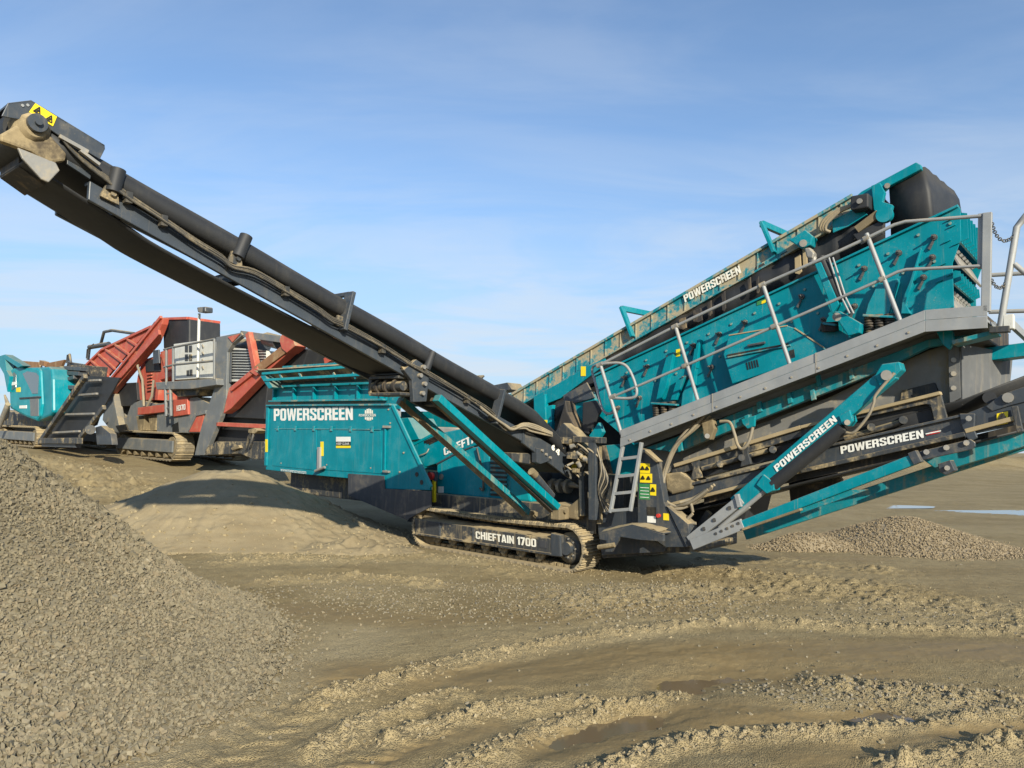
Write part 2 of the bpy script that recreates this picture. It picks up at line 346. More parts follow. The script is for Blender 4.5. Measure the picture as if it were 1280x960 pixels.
RIDGES = [  # points, height, half width, roughness
    ([(395, 885), (434, 863), (520, 838), (620, 815), (700, 800), (770, 790), (840, 782), (920, 778), (1010, 782), (1100, 786), (1290, 790)], .095, .17, 1.0),
    ([(398, 935), (460, 897), (520, 874), (565, 862)], .05, .10, 1.0),
    ([(545, 975), (610, 940), (640, 925), (690, 905), (730, 894), (775, 880)], .085, .11, .9),
    ([(480, 925), (560, 897), (640, 882), (720, 874), (770, 884), (850, 866)], .045, .12, 1.2),
    ([(735, 975), (800, 940), (840, 926), (900, 924), (980, 912), (1050, 919), (1100, 902), (1180, 896), (1290, 885)], .06, .10, 1.2),
    ([(1035, 850), (1090, 860), (1180, 866), (1290, 880)], .045, .20, 1.4),
    ([(1120, 960), (1200, 945), (1290, 925)], .05, .14, 1.2),
    ([(280, 716), (420, 709), (520, 704), (640, 708)], .06, .26, 1.0),
    ([(330, 735), (440, 728), (540, 732)], .035, .2, 1.2),
]
ROUGH = [  # points, half width, amplitude
    ([(740, 752), (900, 742), (1000, 740), (1150, 755), (1290, 772)], .85, .075),
    ([(640, 716), (760, 712), (860, 716), (960, 722), (1100, 735)], .55, .055),
    ([(-4.8, 12.7, 0), (-3.6, 12.6, 0), (-2.6, 12.3, 0)], .55, .07),
    ([(-16.5, 24.5, 0), (-13.2, 23, 0), (-10.6, 20.5, 0)], 1.7, .32),
    ([(860, 700), (1000, 705), (1100, 715)], .5, .05),
]
WETS = [([(450, 840), (640, 838), (800, 815), (1000, 815), (1290, 815)], .55, .9), ([(360, 765), (500, 772), (700, 768), (860, 755)], .55, .75),
        ([(690, 925), (780, 905), (900, 890), (1000, 895)], .38, 1.0), ([(840, 850), (960, 842), (1100, 840)], .4, .85), ([(1000, 945), (1150, 925), (1290, 910)], .25, .7),
        ([(270, 690), (330, 690), (480, 685)], .6, .7), ([(640, 690), (900, 700), (1100, 700)], .5, .6), ([(440, 955), (530, 930), (620, 905)], .2, .7)]
PALE = [([(450, 790), (400, 830), (300, 880), (150, 955)], .45, 1.0), ([(300, 716), (640, 706)], .3, .7), ([(500, 845), (900, 775), (1290, 785)], .2, .6)]
DIPS = [([(700, 918), (760, 903), (800, 896)], .30, .06), ([(1020, 893), (1110, 886)], .22, .055), ([(850, 852), (930, 838)], .35, .05), ([(1180, 910), (1280, 900)], .2, .02)]
def gauss(d, w): return np.exp(-(d / w) ** 2)
def terrain(x, y, fine=True):
    z = base_h(x, y)
    dist = np.hypot(x, y)
    z = z + 0.05 * fbm(x, y, 0.22, 3, 3) * sstep(dist, 3, 9) + 0.12 * fbm(x, y, 0.05, 3, 31) * sstep(dist, 20, 60)
    wet = np.zeros(x.shape); pale = np.zeros(x.shape); rgh = np.zeros(x.shape)
    if fine:
        m = (dist < 32) & (y > 1.5)
        X, Y = x[m], y[m]; Z = np.zeros(X.shape); W = np.zeros(X.shape); Pl = np.zeros(X.shape); Rg = np.zeros(X.shape)
        wx = X + 0.10 * fbm(X, Y, 2.2, 3, 50); wy = Y + 0.10 * fbm(X, Y, 2.2, 3, 60)
        n_x = fbm(X, Y, 26.0, 2, 15)
        n_lo, n_hi, n_cl = fbm(X, Y, 3.0, 4, 7), fbm(X, Y, 11.0, 3, 9), np.abs(fbm(X, Y, 7.0, 3, 12))
        for pts, h, w, r in RIDGES:
            d, al = pdist(wx, wy, pts); w = w * .85
            g = gauss(d, w) ; broken = 0.62 + 0.55 * n_lo
            Z += 0.36 * h * g * np.clip(broken, 0.1, 1.4) + r * 0.016 * gauss(d, w * 1.2) * (n_hi + 0.7 * n_cl) + 0.016 * gauss(d, w) * n_x
            Rg = np.maximum(Rg, gauss(d, w * 1.35))
            Z -= 0.012 * gauss(d - w * 2.2, w)
        for pts, w, a in ROUGH:
            d, al = pdist(wx, wy, pts); g = gauss(d, w)
            Z += g * a * (0.3 + 0.55 * n_lo + 0.35 * n_hi + 0.25 * n_cl); Rg = np.maximum(Rg, g * 0.8)
        for pts, w, a in WETS: W = np.maximum(W, a * gauss(pdist(wx, wy, pts)[0], w))
        for pts, w, a in PALE: Pl = np.maximum(Pl, a * gauss(pdist(wx, wy, pts)[0], w))
        for pts, w, a in DIPS:
            g = gauss(pdist(wx, wy, pts)[0], w); Z -= a * g; W = np.maximum(W, g)
        # lug prints left by wheel-loader tyres
        for pts, ph in (([(425, 855), (340, 905), (250, 965)], 0.0), ([(640, 868), (540, 900), (430, 950), (400, 970)], 1.3)):
            d, al = pdist(X, Y, pts); g = sstep(-d, -0.27, -0.20)
            lug = np.sin((al + 0.55 * np.abs(d)) * 2 * math.pi / 0.24 + ph)
            Z += g * (0.016 * sstep(lug, -0.1, 0.5) - 0.012 + 0.006 * n_hi)
        flat = 1 - np.clip(Rg, 0, 1); dd = np.hypot(X, Y)
        fine_ = sstep(-dd, -16, -9)
        Rn = np.clip(Rg * (0.75 + 0.9 * n_lo), 0, 1.2)
        Z += Rn * (0.050 * clods(X, Y, 7.5, 200, .8) + 0.030 * clods(X, Y, 15, 210, .85) + 0.017 * fine_ * clods(X, Y, 30, 220, .9))
        spread = sstep(fbm(X, Y, 0.9, 3, 230), -0.05, 0.45) * (1 - 0.8 * W)
        Z += spread * flat * (0.016 * clods(X, Y, 14, 240, .35) + 0.011 * fine_ * clods(X, Y, 29, 250, .5))
        Z += fine_ * flat * 0.004 * clods(X, Y, 36, 260, .3)
        # skidded streaks in the smooth damp parts
        Z += 0.006 * W * fbm(X * 0.35 + Y * 0.1, Y * 2.4 - X * 0.7, 3.0, 3, 270)
        Rg = np.clip(np.maximum(Rg, 0.0) * (0.7 + 0.6 * n_lo) + 0.5 * spread * flat, 0, 1)
        Z += 0.006 * fbm(X, Y, 6.0, 4, 21) * (0.35 + 0.65 * flat * (1 - 0.6 * W)) + 0.004 * n_hi
        # the plant stands on ground that its tracks have levelled
        s, t = s_of(X, Y), t_of(X, Y)
        under = sstep(s, -1.0, -0.2) * sstep(-s, -4.6, -3.9) * sstep(t, -0.45, -0.1) * sstep(-t, -3.4, -3.0)
        Z = Z * (1 - 0.85 * under) - 0.01 * under
        z[m] += Z; wet[m] = W; pale[m] = Pl; rgh[m] = Rg
    return z, wet, pale, rgh

def ground_mesh():
    ang = np.concatenate([np.linspace(-180, -52, 60)[:-1], np.linspace(-52, -38, 60)[:-1], np.linspace(-38, 38, 640)[:-1], np.linspace(38, 52, 60)[:-1], np.linspace(52, 180, 61)[:-1]])
    rr = np.concatenate([np.linspace(0.4, 3.2, 14)[:-1], np.geomspace(3.2, 34, 800)[:-1], np.geomspace(34, 120, 80)[:-1], np.geomspace(120, 3500, 40)])
    A, Rr = np.meshgrid(np.radians(ang), rr); x = Rr * np.sin(A); y = Rr * np.cos(A)
    z, w, p, g = terrain(x.ravel(), y.ravel())
    na, nr = len(ang), len(rr)
    co = np.stack([x.ravel(), y.ravel(), z], 1)
    i = np.arange(nr - 1)[:, None] * na; j = np.arange(na)[None, :]; j2 = (j + 1) % na
    fs = np.stack([i + j, i + na + j, i + na + j2, i + j2], -1).reshape(-1, 4)
    co = np.vstack([co, [[0, 0, co[:na, 2].mean()]]]); c = len(co) - 1
    tri = np.stack([np.full(na, c), np.arange(na), (np.arange(na) + 1) % na], 1)
    return co, fs, tri, np.append(w, 0), np.append(p, 0), np.append(g, 0)
def np_mesh(name, co, loops, counts, mat, smooth=True, attrs=None):
    me = bpy.data.meshes.new(name)
    me.vertices.add(len(co)); me.vertices.foreach_set('co', np.ascontiguousarray(co, dtype=np.float32).ravel())
    me.loops.add(len(loops)); me.loops.foreach_set('vertex_index', np.ascontiguousarray(loops, dtype=np.int32))
    me.polygons.add(len(counts)); st = np.concatenate([[0], np.cumsum(counts)[:-1]]).astype(np.int32)
    me.polygons.foreach_set('loop_start', st)
    me.polygons.foreach_set('use_smooth', np.full(len(counts), smooth))
    for k_, v_ in (attrs or {}).items():
        a = me.attributes.new(k_, 'FLOAT', 'POINT'); a.data.foreach_set('value', np.ascontiguousarray(v_, dtype=np.float32))
    me.materials.append(MAT[mat]); me.update(calc_edges=True); me.validate()
    o = bpy.data.objects.new(name, me); COL.objects.link(o); return o

# soil: dry khaki, damp brown, crumbly ridges
k = NT('soil'); co = k.n('ShaderNodeTexCoord').outputs['Object']
aw = k.n('ShaderNodeAttribute', attribute_name='wet').outputs['Fac']; ap = k.n('ShaderNodeAttribute', attribute_name='pale').outputs['Fac']; ar = k.n('ShaderNodeAttribute', attribute_name='crumb').outputs['Fac']
n1 = k.noise(co, 0.55, 6, 0.62, 0.3); n2 = k.noise(co, 5.0, 6, 0.65); n3 = k.noise(co, 38.0, 4, 0.7); n4 = k.noise(k.mapv(co, (0.12, 0.9, 1)), 1.0, 5, 0.6)
col = k.mix(k.rng(n1, 0.32, 0.68), (0.255, 0.196, 0.098, 1), (0.355, 0.283, 0.152, 1))
col = k.mix(k.rng(n4, 0.35, 0.7, 0, 0.55), col, (0.39, 0.316, 0.18, 1))
col = k.mix(k.rng(n2, 0.35, 0.75, 0, 0.45), col, (0.165, 0.122, 0.062, 1))
pl = k.math('MAXIMUM', k.math('MULTIPLY', ap, 0.75), k.math('MULTIPLY', ar, 0.55), True)
col = k.mix(k.math('MULTIPLY', pl, k.rng(n2, 0.25, 0.6, 0.4, 1.0)), col, (0.43, 0.352, 0.21, 1))
wetf = k.math('MULTIPLY', k.rng(aw, 0.2, 0.85), k.rng(n2, 0.3, 0.55, 0.65, 1.0)); wetf = k.math('MULTIPLY', wetf, k.rng(ar, 0.1, 0.6, 1.0, 0.15))
col = k.mix(wetf, col, (0.225, 0.163, 0.076, 1))
vo = k.n('ShaderNodeTexVoronoi', {'Vector': co, 'Scale': 34.0, 'Randomness': 1.0}); peb = k.rng(vo.outputs['Distance'], 0.12, 0.42, 1.0, 0.0)
pm = k.math('MULTIPLY', peb, k.rng(n1, 0.45, 0.62)); pm = k.math('MULTIPLY', pm, k.rng(wetf, 0.2, 0.8, 1.0, 0.35))
col = k.mix(k.math('MULTIPLY', pm, 0.5), col, (0.30, 0.26, 0.175, 1))
col = k.mix(k.rng(n3, 0.3, 0.7, 0.0, 0.22), col, (0.13, 0.098, 0.05, 1))
k.put(k.b.inputs['Base Color'], col)
k.put(k.b.inputs['Roughness'], k.rng(wetf, 0.2, 1.0, 0.95, 0.6)); k.b.inputs['Specular IOR Level'].default_value = 0.2
hh = k.math('ADD', k.math('MULTIPLY', n2, 0.9), k.math('MULTIPLY', n3, 0.35)); hh = k.math('ADD', hh, k.math('MULTIPLY', pm, 0.35)); vo2 = k.n('ShaderNodeTexVoronoi', {'Vector': co, 'Scale': 90.0}); hh = k.math('ADD', hh, k.math('MULTIPLY', k.rng(vo2.outputs['Distance'], 0.0, 0.6, 0.5, 0.0), k.rng(wetf, 0.2, 0.9, 1.0, 0.25)))
k.put(k.b.inputs['Normal'], k.n('ShaderNodeBump', {'Height': hh, 'Strength': k.rng(wetf, 0.3, 1.0, 0.85, 0.3), 'Distance': 0.03}).outputs[0])
def stone_mat(name, cols, bump=0.4):
    k = NT(name); co = k.n('ShaderNodeTexCoord').outputs['Object']; t = k.n('ShaderNodeAttribute', attribute_name='tint').outputs['Fac']
    r = k.n('ShaderNodeValToRGB'); k.put(r.inputs[0], t); e = r.color_ramp.elements
    e[0].position = 0; e[0].color = c4(cols[0]); e[1].position = 1; e[1].color = c4(cols[-1])
    for i, c in enumerate(cols[1:-1]): x = e.new((i + 1) / (len(cols) - 1)); x.color = c4(c)
    n = k.noise(co, 45, 4, 0.65)
    k.put(k.b.inputs['Base Color'], k.mix(k.rng(n, 0.3, 0.7, 0.0, 0.45), r.outputs[0], (0.17, 0.135, 0.085, 1)))
    k.b.inputs['Roughness'].default_value = 0.9; k.bump(n, bump, 0.006)
stone_mat('gravel', [(.085, .075, .05), (.148, .129, .085), (.178, .156, .104), (.20, .175, .117), (.235, .203, .135), (.21, .168, .105), (.28, .25, .178), (.18, .17, .148)])
stone_mat('clod', [(.24, .192, .108), (.315, .258, .15), (.365, .302, .18), (.29, .232, .134)])
stone_mat('pea_gravel', [(.19, .15, .095), (.27, .215, .135), (.32, .26, .17), (.24, .19, .12)])
k = NT('sand'); co = k.n('ShaderNodeTexCoord').outputs['Object']; n1 = k.noise(co, 1.1, 6, 0.6); n2 = k.noise(co, 60, 3, 0.7); n3 = k.noise(k.mapv(co, (1, 1, 4)), 2.5, 5, 0.6)
col = k.mix(k.rng(n1, 0.3, 0.7), (0.23, 0.188, 0.115, 1), (0.295, 0.245, 0.155, 1)); col = k.mix(k.rng(n3, 0.4, 0.75, 0, 0.4), col, (0.22, 0.165, 0.09, 1))
k.put(k.b.inputs['Base Color'], k.mix(k.rng(n2, 0.3, 0.7, 0, 0.3), col, (0.16, 0.12, 0.07, 1))); k.b.inputs['Roughness'].default_value = 0.97; k.b.inputs['Specular IOR Level'].default_value = 0.2
k.bump(k.math('ADD', n3, k.math('MULTIPLY', n2, 0.3)), 0.5, 0.02)
def water_mat(name, col, rough):
    k = NT(name); co = k.n('ShaderNodeTexCoord').outputs['Object']
    k.b.inputs['Base Color'].default_value = c4(col); k.b.inputs['Roughness'].default_value = rough; k.b.inputs['IOR'].default_value = 1.33
    k.bump(k.noise(co, 9, 3, 0.5), 0.04, 0.01)
water_mat('muddy_water', (0.15, 0.108, 0.06), 0.10); water_mat('clear_puddle', (0.06, 0.055, 0.045), 0.03)

g_co, g_f, g_t, g_w, g_p, g_r = ground_mesh()
ground = np_mesh('ground', g_co, np.concatenate([g_f.ravel(), g_t.ravel()]), np.concatenate([np.full(len(g_f), 4), np.full(len(g_t), 3)]), 'soil', True, {'wet': g_w, 'pale': g_p, 'crumb': g_r})
ground['kind'] = 'structure'

# ------------------------------------------------------------------ stones
def stone_templates(n, seed, flat=0.55):
    r = np.random.default_rng(seed); out = []
    cube = np.array([[x, y, z] for z in (-1, 1) for y in (-1, 1) for x in (-1, 1)], float)
    tri = np.array([[0, 2, 3], [0, 3, 1], [4, 5, 7], [4, 7, 6], [0, 1, 5], [0, 5, 4], [2, 6, 7], [2, 7, 3], [0, 4, 6], [0, 6, 2], [1, 3, 7], [1, 7, 5]])
    for _ in range(n):
        v = cube * np.array([1, r.uniform(.6, .95), r.uniform(flat * .7, flat * 1.3)]) * 0.62 + r.uniform(-.30, .30, (8, 3))
        out.append(v)
    return np.array(out), tri
def stones(name, pos, size, mat, seed, parent=None, sink=0.15, flat=0.55, tint=None, core=None):
    r = np.random.default_rng(seed); T, tri = stone_templates(14, seed, flat); n = len(pos)
    tv = T[r.integers(0, 14, n)] * size[:, None, None]
    q = r.normal(size=(n, 4)); q /= np.linalg.norm(q, axis=1)[:, None]; w, x, y, z = q.T
    Rm = np.stack([1 - 2 * (y * y + z * z), 2 * (x * y - z * w), 2 * (x * z + y * w), 2 * (x * y + z * w), 1 - 2 * (x * x + z * z), 2 * (y * z - x * w), 2 * (x * z - y * w), 2 * (y * z + x * w), 1 - 2 * (x * x + y * y)], 1).reshape(n, 3, 3)
    co = np.einsum('nij,nkj->nki', Rm, tv) + pos[:, None, :]; co[:, :, 2] += (size * sink)[:, None]
    f = (tri[None] + (np.arange(n) * 8)[:, None, None]).reshape(-1, 3)
    tt = np.repeat(r.random(n) if tint is None else tint, 8)
    o = np_mesh(name, co.reshape(-1, 3), f.ravel(), np.full(len(f), 3), mat, False, {'tint': tt})
    o['kind'] = 'stuff'
    if parent: o.parent = parent
    return o
def mound(name, x0, x1, y0, y1, n, hfun, mat, attrs=None):
    xs = np.linspace(x0, x1, n); ys = np.linspace(y0, y1, n); X, Y = np.meshgrid(xs, ys); x, y = X.ravel(), Y.ravel()
    hh = hfun(x, y); z = terrain(x, y, False)[0] + hh - 0.10 * sstep(-hh, -0.05, 0.0) - 0.01
    i = np.arange(n - 1)[:, None] * n; j = np.arange(n - 1)[None, :]
    fs = np.stack([i + j, i + j + 1, i + n + j + 1, i + n + j], -1).reshape(-1, 4)
    keep = (hfun(x, y)[fs] > -0.06).any(1); fs = fs[keep]
    return np_mesh(name, np.stack([x, y, z], 1), fs.ravel(), np.full(len(fs), 4), mat, True, {'tint': 0.5 + 0.3 * fbm(x, y, 3, 3, 5)})

# near gravel pile on the left
def h_gravel(x, y):
    r = np.hypot(x + 7.3, y - 7.2); lump = 0.10 * fbm(x, y, 0.8, 3, 70)
    c = 2.98 + lump - 0.727 * r; c = 0.16 * np.logaddexp(0, c / 0.16)
    r2 = np.hypot((x + 6.4) * 0.97, (y - 6.3)) + 0.30 * fbm(x, y, 0.7, 3, 71)
    sk = 0.34 * sstep(-r2, -5.1, -2.6)
    return np.maximum(c, 0) + sk - 0.07
gpile = mound('gravel_pile', -11.5, -0.8, 1.6, 12.5, 150, h_gravel, 'gravel')
gpile['label'] = 'big pile of crushed angular gravel in the left foreground'; gpile['category'] = 'gravel pile'
N = 150000
px_ = R8.uniform(-7.6, -1.0, N); py_ = R8.uniform(2.6, 11.5, N)
hg = h_gravel(px_, py_); vis = (px_ / py_ > -0.80) & (hg > -0.035 + 0.05 * R8.random(N)) & (py_ < 10.5)
edge = np.clip((hg + 0.02) / 0.08, 0.12, 1.0); vis &= R8.random(N) < edge
px_, py_, hg = px_[vis], py_[vis], hg[vis]
pz = terrain(px_, py_, False)[0] + np.maximum(hg, 0.0)
big = sstep(fbm(px_, py_, 0.45, 3, 75) - 0.25 * (px_ + 3.5), -0.5, 0.7)
sz = (0.009 + 0.026 * R8.random(len(px_)) ** 1.6) * (0.72 + 0.55 * big) * np.where(R8.random(len(px_)) < 0.035, 1.7, 1.0)
tnt = np.clip(0.28 + 0.30 * fbm(px_, py_, 0.8, 4, 76) - 0.18 * sstep(hg, 0.3, 1.4) + 0.55 * R8.random(len(px_)) ** 1.5, 0, 1)
stones('loose_stones', np.stack([px_, py_, pz], 1), sz, 'gravel', 5, gpile, 0.25, 0.40, tnt)

# sand pile in front of the hopper
def h_sand(x, y):
    ax, ay = (x + 5.55), (y - 14.75); r = np.sqrt((ax / 3.6) ** 2 + (ay / 2.35) ** 2) + 0.05 * fbm(x, y, 0.6, 3, 80)
    h = 1.52 * (1 - r); h = 0.13 * np.logaddexp(0, h / 0.13); h = np.minimum(h, 1.30 + 0.06 * fbm(x, y, 0.9, 2, 82))
    ax2, ay2 = x + 2.7, y - 13.1; r2 = np.sqrt((ax2 / 1.7) ** 2 + (ay2 / 0.9) ** 2)
    h2 = 0.30 * sstep(-r2, -1, 0) * (1 + 0.4 * fbm(x, y, 4, 3, 83))
    body = sstep(h, 0.05, 0.5)
    an = np.arctan2(ay / 2.35, ax / 3.6); rill = np.abs(fbm(an * 9 + 40, r * 1.2, 1.0, 4, 84)) - 0.25
    slump = np.abs(fbm(an * 2.5 + 9, r * 9.0, 1.0, 3, 85)) - 0.25
    lump = sstep(fbm(x, y, 0.8, 3, 86) + 0.5 * sstep(x, -5, -3), 0.1, 0.6)
    return np.maximum(h, h2) + body * (0.07 * rill * sstep(r, 0.2, 0.7) + 0.05 * slump) + 0.012 * fbm(x, y, 4, 3, 81) + lump * (0.035 * clods(x, y, 5, 400, .6) + 0.02 * clods(x, y, 11, 410, .7)) - 0.05
spile = mound('sand_pile', -10.0, -0.5, 11.6, 18.0, 300, h_sand, 'sand')
spile['label'] = 'low pale sand mound in front of the teal hopper, striped by the conveyor shadow'; spile['category'] = 'sand pile'

N = 2600; sx = R8.uniform(-9.5, -1.2, N); sy = R8.uniform(11.8, 16.5, N); hs = h_sand(sx, sy); vis = (hs > 0.0) & (R8.random(N) < np.clip(1.15 - hs * 0.95, 0.05, 1))
sx, sy, hs = sx[vis], sy[vis], hs[vis]
stones('loose_stones', np.stack([sx, sy, terrain(sx, sy, False)[0] + hs - 0.01], 1), 0.010 + 0.035 * R8.random(len(sx)) ** 3, 'clod', 6, spile, 0.1)
# fine gravel heaps on the right
def h_right(x, y):
    r = np.sqrt(((x - 7.95) / 1.0) ** 2 + ((y - 15.3) / 1.0) ** 2); c = 0.68 - 0.335 * r; c = 0.07 * np.logaddexp(0, c / 0.07); c = np.minimum(c, 0.60)
    r2 = np.sqrt(((x - 5.7) / 1.3) ** 2 + ((y - 14.6) / 0.8) ** 2); c2 = 0.34 * sstep(-r2, -1.1, 0.0)
    return np.maximum(c, c2) + 0.02 * fbm(x, y, 3, 3, 90) - 0.05
rpile = mound('gravel_heap', 3.6, 11.0, 12.4, 18.5, 150, h_right, 'pea_gravel')
rpile['label'] = 'low rounded heap of fine gravel beyond the teal support arms on the right'; rpile['category'] = 'gravel pile'
N = 20000; px_ = R8.uniform(4.0, 10.5, N); py_ = R8.uniform(12.5, 16.5, N); hr = h_right(px_, py_); vis = hr > -0.03 + 0.04 * R8.random(N)
px_, py_, hr = px_[vis], py_[vis], hr[vis]
stones('fine_stones', np.stack([px_, py_, terrain(px_, py_, False)[0] + np.maximum(hr, 0)], 1), R8.uniform(0.012, 0.026, len(px_)), 'pea_gravel', 8, rpile, 0.2)

def along(pts, n, spread, seed):
    r = np.random.default_rng(seed); P = np.array([p[:2] if len(p) == 3 else gp(*p) for p in pts]); L = np.hypot(*np.diff(P, axis=0).T); c = np.concatenate([[0], np.cumsum(L)])
    t = r.random(n) * c[-1]; i = np.clip(np.searchsorted(c, t) - 1, 0, len(L) - 1); fz = ((t - c[i]) / L[i])[:, None]
    return P[i] * (1 - fz) + P[i + 1] * fz + r.normal(size=(n, 2)) * spread
xy = np.vstack([along([(340, 748), (480, 752), (640, 758), (780, 756), (900, 748)], 2600, np.array([.5, .55]), 1), along([(330, 770), (360, 800), (330, 850)], 350, .18, 2),
                along([(560, 735), (720, 738), (880, 735)], 900, .3, 3), along([(780, 765), (1000, 765), (1280, 775)], 700, .4, 4), along([(950, 860), (1100, 868), (1280, 880)], 700, .22, 5),
                R8.uniform([-5, 4], [9, 13], (900, 2))])
z = terrain(xy[:, 0], xy[:, 1])[0]
st = stones('scattered_gravel', np.column_stack([xy, z]), R8.uniform(0.007, 0.021, len(xy)), 'gravel', 21, None, 0.2)
st['label'] = 'loose stones scattered over the damp brown ground'; st['category'] = 'gravel'
cl = []
for i, (pts, h, w, r) in enumerate(RIDGES): 
    ln = np.hypot(*np.diff(np.array([gp(*p) for p in pts]), axis=0).T).sum(); cl.append(along(pts, int(ln * 260), w * 0.75, 40 + i))
cl += [along([(740, 752), (900, 742), (1000, 740), (1150, 755), (1290, 772)], 2600, .55, 60), along([(640, 716), (760, 712), (960, 722)], 1300, .4, 61), along([(-4.8, 12.9, 0), (-2.6, 12.4, 0)], 260, .4, 62), along([(-16.5, 24.5, 0), (-13.2, 23, 0), (-10.6, 20.5, 0)], 240, 1.0, 63)]
xy = np.vstack(cl); z = terrain(xy[:, 0], xy[:, 1])[0]
sz = 0.005 + 0.017 * R8.random(len(xy)) ** 3; sz[-240:] *= 4.0; sz[-500:-240] *= 1.8
st = stones('soil_clods', np.column_stack([xy, z]), sz, 'clod', 31, None, 0.0, 0.6)
st['label'] = 'crumbled dry soil clods along the ruts and tyre ridges'; st['category'] = 'soil'

# puddles
def puddle(name, u0, u1, v, z, depth, mat, seed, asp):
    (ax, ay), (bx, by) = gp(u0, v, z), gp(u1, v, z); cx, cy = (ax + bx) / 2, (ay + by) / 2; rx = abs(bx - ax) / 2
    q_ = np.linspace(0, 6.283, 40); rs = np.tile([.25, .6, .9], 40)[:40]; z = float(np.percentile(terrain(cx + rx * rs * np.cos(q_), cy + asp * rs * np.sin(q_))[0], depth))
    rx *= 1.8 if depth < 60 else 1.35; asp *= 1.8 if depth < 60 else 1.35; r = np.random.default_rng(seed); ph = r.random(4) * 6; n = 56; vs_ = []
    for i in range(n):
        a = 2 * math.pi * i / n; q = 1 + sum(0.13 / (j + 1) * math.sin((j + 2) * a + ph[j]) for j in range(4))
        vs_.append((cx + rx * q * math.cos(a), cy + asp * q * math.sin(a), z))
    m = MB(); m.add(vs_ + [(cx, cy, z)], [(i, (i + 1) % n, n) for i in range(n)], True)
    o = m.build(name, mat); o['kind'] = 'structure'; return o
far_z = lambda u, v: float(terrain(np.array([gp(u, v)[0]]), np.array([gp(u, v)[1]]))[0][0])
puddle('puddle', 1188, 1330, 642, GZ, 62, 'clear_puddle', 3, 1.1)
puddle('puddle', 1085, 1160, 634, GZ, 62, 'clear_puddle', 4, 0.55)
for i, (u0, u1, v, asp, dz) in enumerate([(670, 830, 908, .34, .0), (1000, 1140, 889, .24, .0), (826, 955, 845, .34, .0)]):
    um = (u0 + u1) / 2; puddle('puddle', u0, u1, v, GZ, 38, 'muddy_water', 10 + i, asp)

# ------------------------------------------------------------------ the screening plant
F = FM
plant = thing('screening_plant', 'long teal tracked screening plant with a black conveyor reaching out to the upper left', 'screening plant', F.M)
PY, PX = F.PY, F.PX
def bolt_proto(name, r, l, mat, parent, loc, axis='Y'):
    m = MB(); m.tube([(0, 0, 0), (0, -l, 0)], r, 6); m.tube([(0, -l, 0), (0, -l * 1.8, 0)], r * 0.5, 6)
    o = m.build(name, mat, parent); o.location = loc; return o

# ---- feed hopper
hop = MB()
side = F.polyY([(336, 508), (490, 506), (510, 553), (537.5, 606), (537, 613), (481, 611), (480, 600), (436, 598), (382, 593), (332, 587)], 0.0)
hop.prism(side, EY * 0.06)
sideb = [p + EY * 2.9 for p in side]; hop.prism(sideb, EY * 0.06)
x0, x1 = side[0].x, side[1].x
zt, zb = side[0].z, side[-1].z
hop.box((x0 - 0.02, 0.055, zb), (x0 + 0.05, 2.9, zt))
hopper = hop.build('feed_hopper', 'teal', plant, 0.01)
floor_ = MB(); floor_.prism([(x0 + .06, .07, zb + .02), (x1 - .02, .07, zb + .02), (x1 - .02, 2.89, zb + .02), (x0 + .06, 2.89, zb + .02)], (0, 0, .05)); floor_.build('hopper_floor', 'slate', hopper)
# corner and edge flanges
barY(F, 'edge_flange', 'teal', hopper, (334, 508), (331.5, 582), -0.035, 0.09, 0.05)
barY(F, 'edge_flange', 'teal_faded', hopper, (490, 507), (538, 609), -0.03, 0.07, 0.04)
MB().box((x0 - .02, -.07, zt), (x1, .13, zt + .035)).build('ledge', 'teal_dusty', hopper, .006)
MB().box((x0 + .1, .24, zt - .05), (x1 - .05, .28, zt + .95)).build('inner_wall', 'teal_dusty', hopper)
# ribbed upper band
zb2, zt2 = PY(339, 502, .12).z, PY(339, 483, .12).z
xa, xb = PY(339, 490, .12).x, PY(481, 490, .12).x
band = MB(); band.box((xa, .16, zb2), (xb, .20, zt2)); band.box((xa, .2, zb2), (xa + .04, 2.8, zt2)); band.box((xa, 2.78, zb2), (xb, 2.82, zt2)); band.build('upper_band', 'teal', hopper, .006)
MB().box((xa - .01, .06, zt2 - .035), (xb + .01, .20, zt2 + .012)).build('band_flange', 'teal', hopper, .005)
MB().box((xa - .01, .06, zb2 - .01), (xb + .01, .162, zb2 + .025)).build('band_flange', 'teal_dusty', hopper, .005)
rib0 = None
for u in (342, 367, 392, 419, 447, 476):
    x = PY(u, 492, .1).x
    if rib0 is None: rib0 = MB().box((-.025, .08, zb2 + .028), (.025, .158, zt2 - .037)).build('rib', 'teal', hopper, .004); rib0.location.x = x
    else: put(rib0, 'rib', hopper, (x, 0, 0))
# flared wing rim
wing = MB()
za, zc = zt2 + .07, PY(330, 463, -.15).z
wing.prism([(xa - .12, .10, za), (xa - .12, -.20, zc), (xa - .12, -.17, zc + .03), (xa - .12, .14, za + .02)], EX * (xb - xa + .05))
wing.prism([(xa - .12, 2.80, za), (xa - .12, 3.1, zc), (xa - .12, 3.07, zc + .03), (xa - .12, 2.76, za + .02)], EX * (xb - xa + .05))
wing.prism([(xa, .10, za), (xa, 2.8, za), (xa - .22, 3.1, zc), (xa - .22, -.2, zc)], (-.03, 0, .01))
wingo = wing.build('hopper_wing', 'slate_dusty', hopper, .004)
for (a, b) in (((327, 467), (470, 455.5)), ((329, 475), (480, 466.5))):
    barY(F, 'wing_rail', 'teal_faded', hopper, a, b, -.22, .055, .05)
for u in (348, 373, 416, 440): barY(F, 'wing_gusset', 'teal_dusty', hopper, (u, 466), (u + 4, 473), -.19, .05, .03)
plateY(F, 'wing_bracket', 'teal', hopper, [(325, 470), (331, 469), (341, 484), (336, 486)], -.20, .3)
load = MB(); n = 30; rows = []
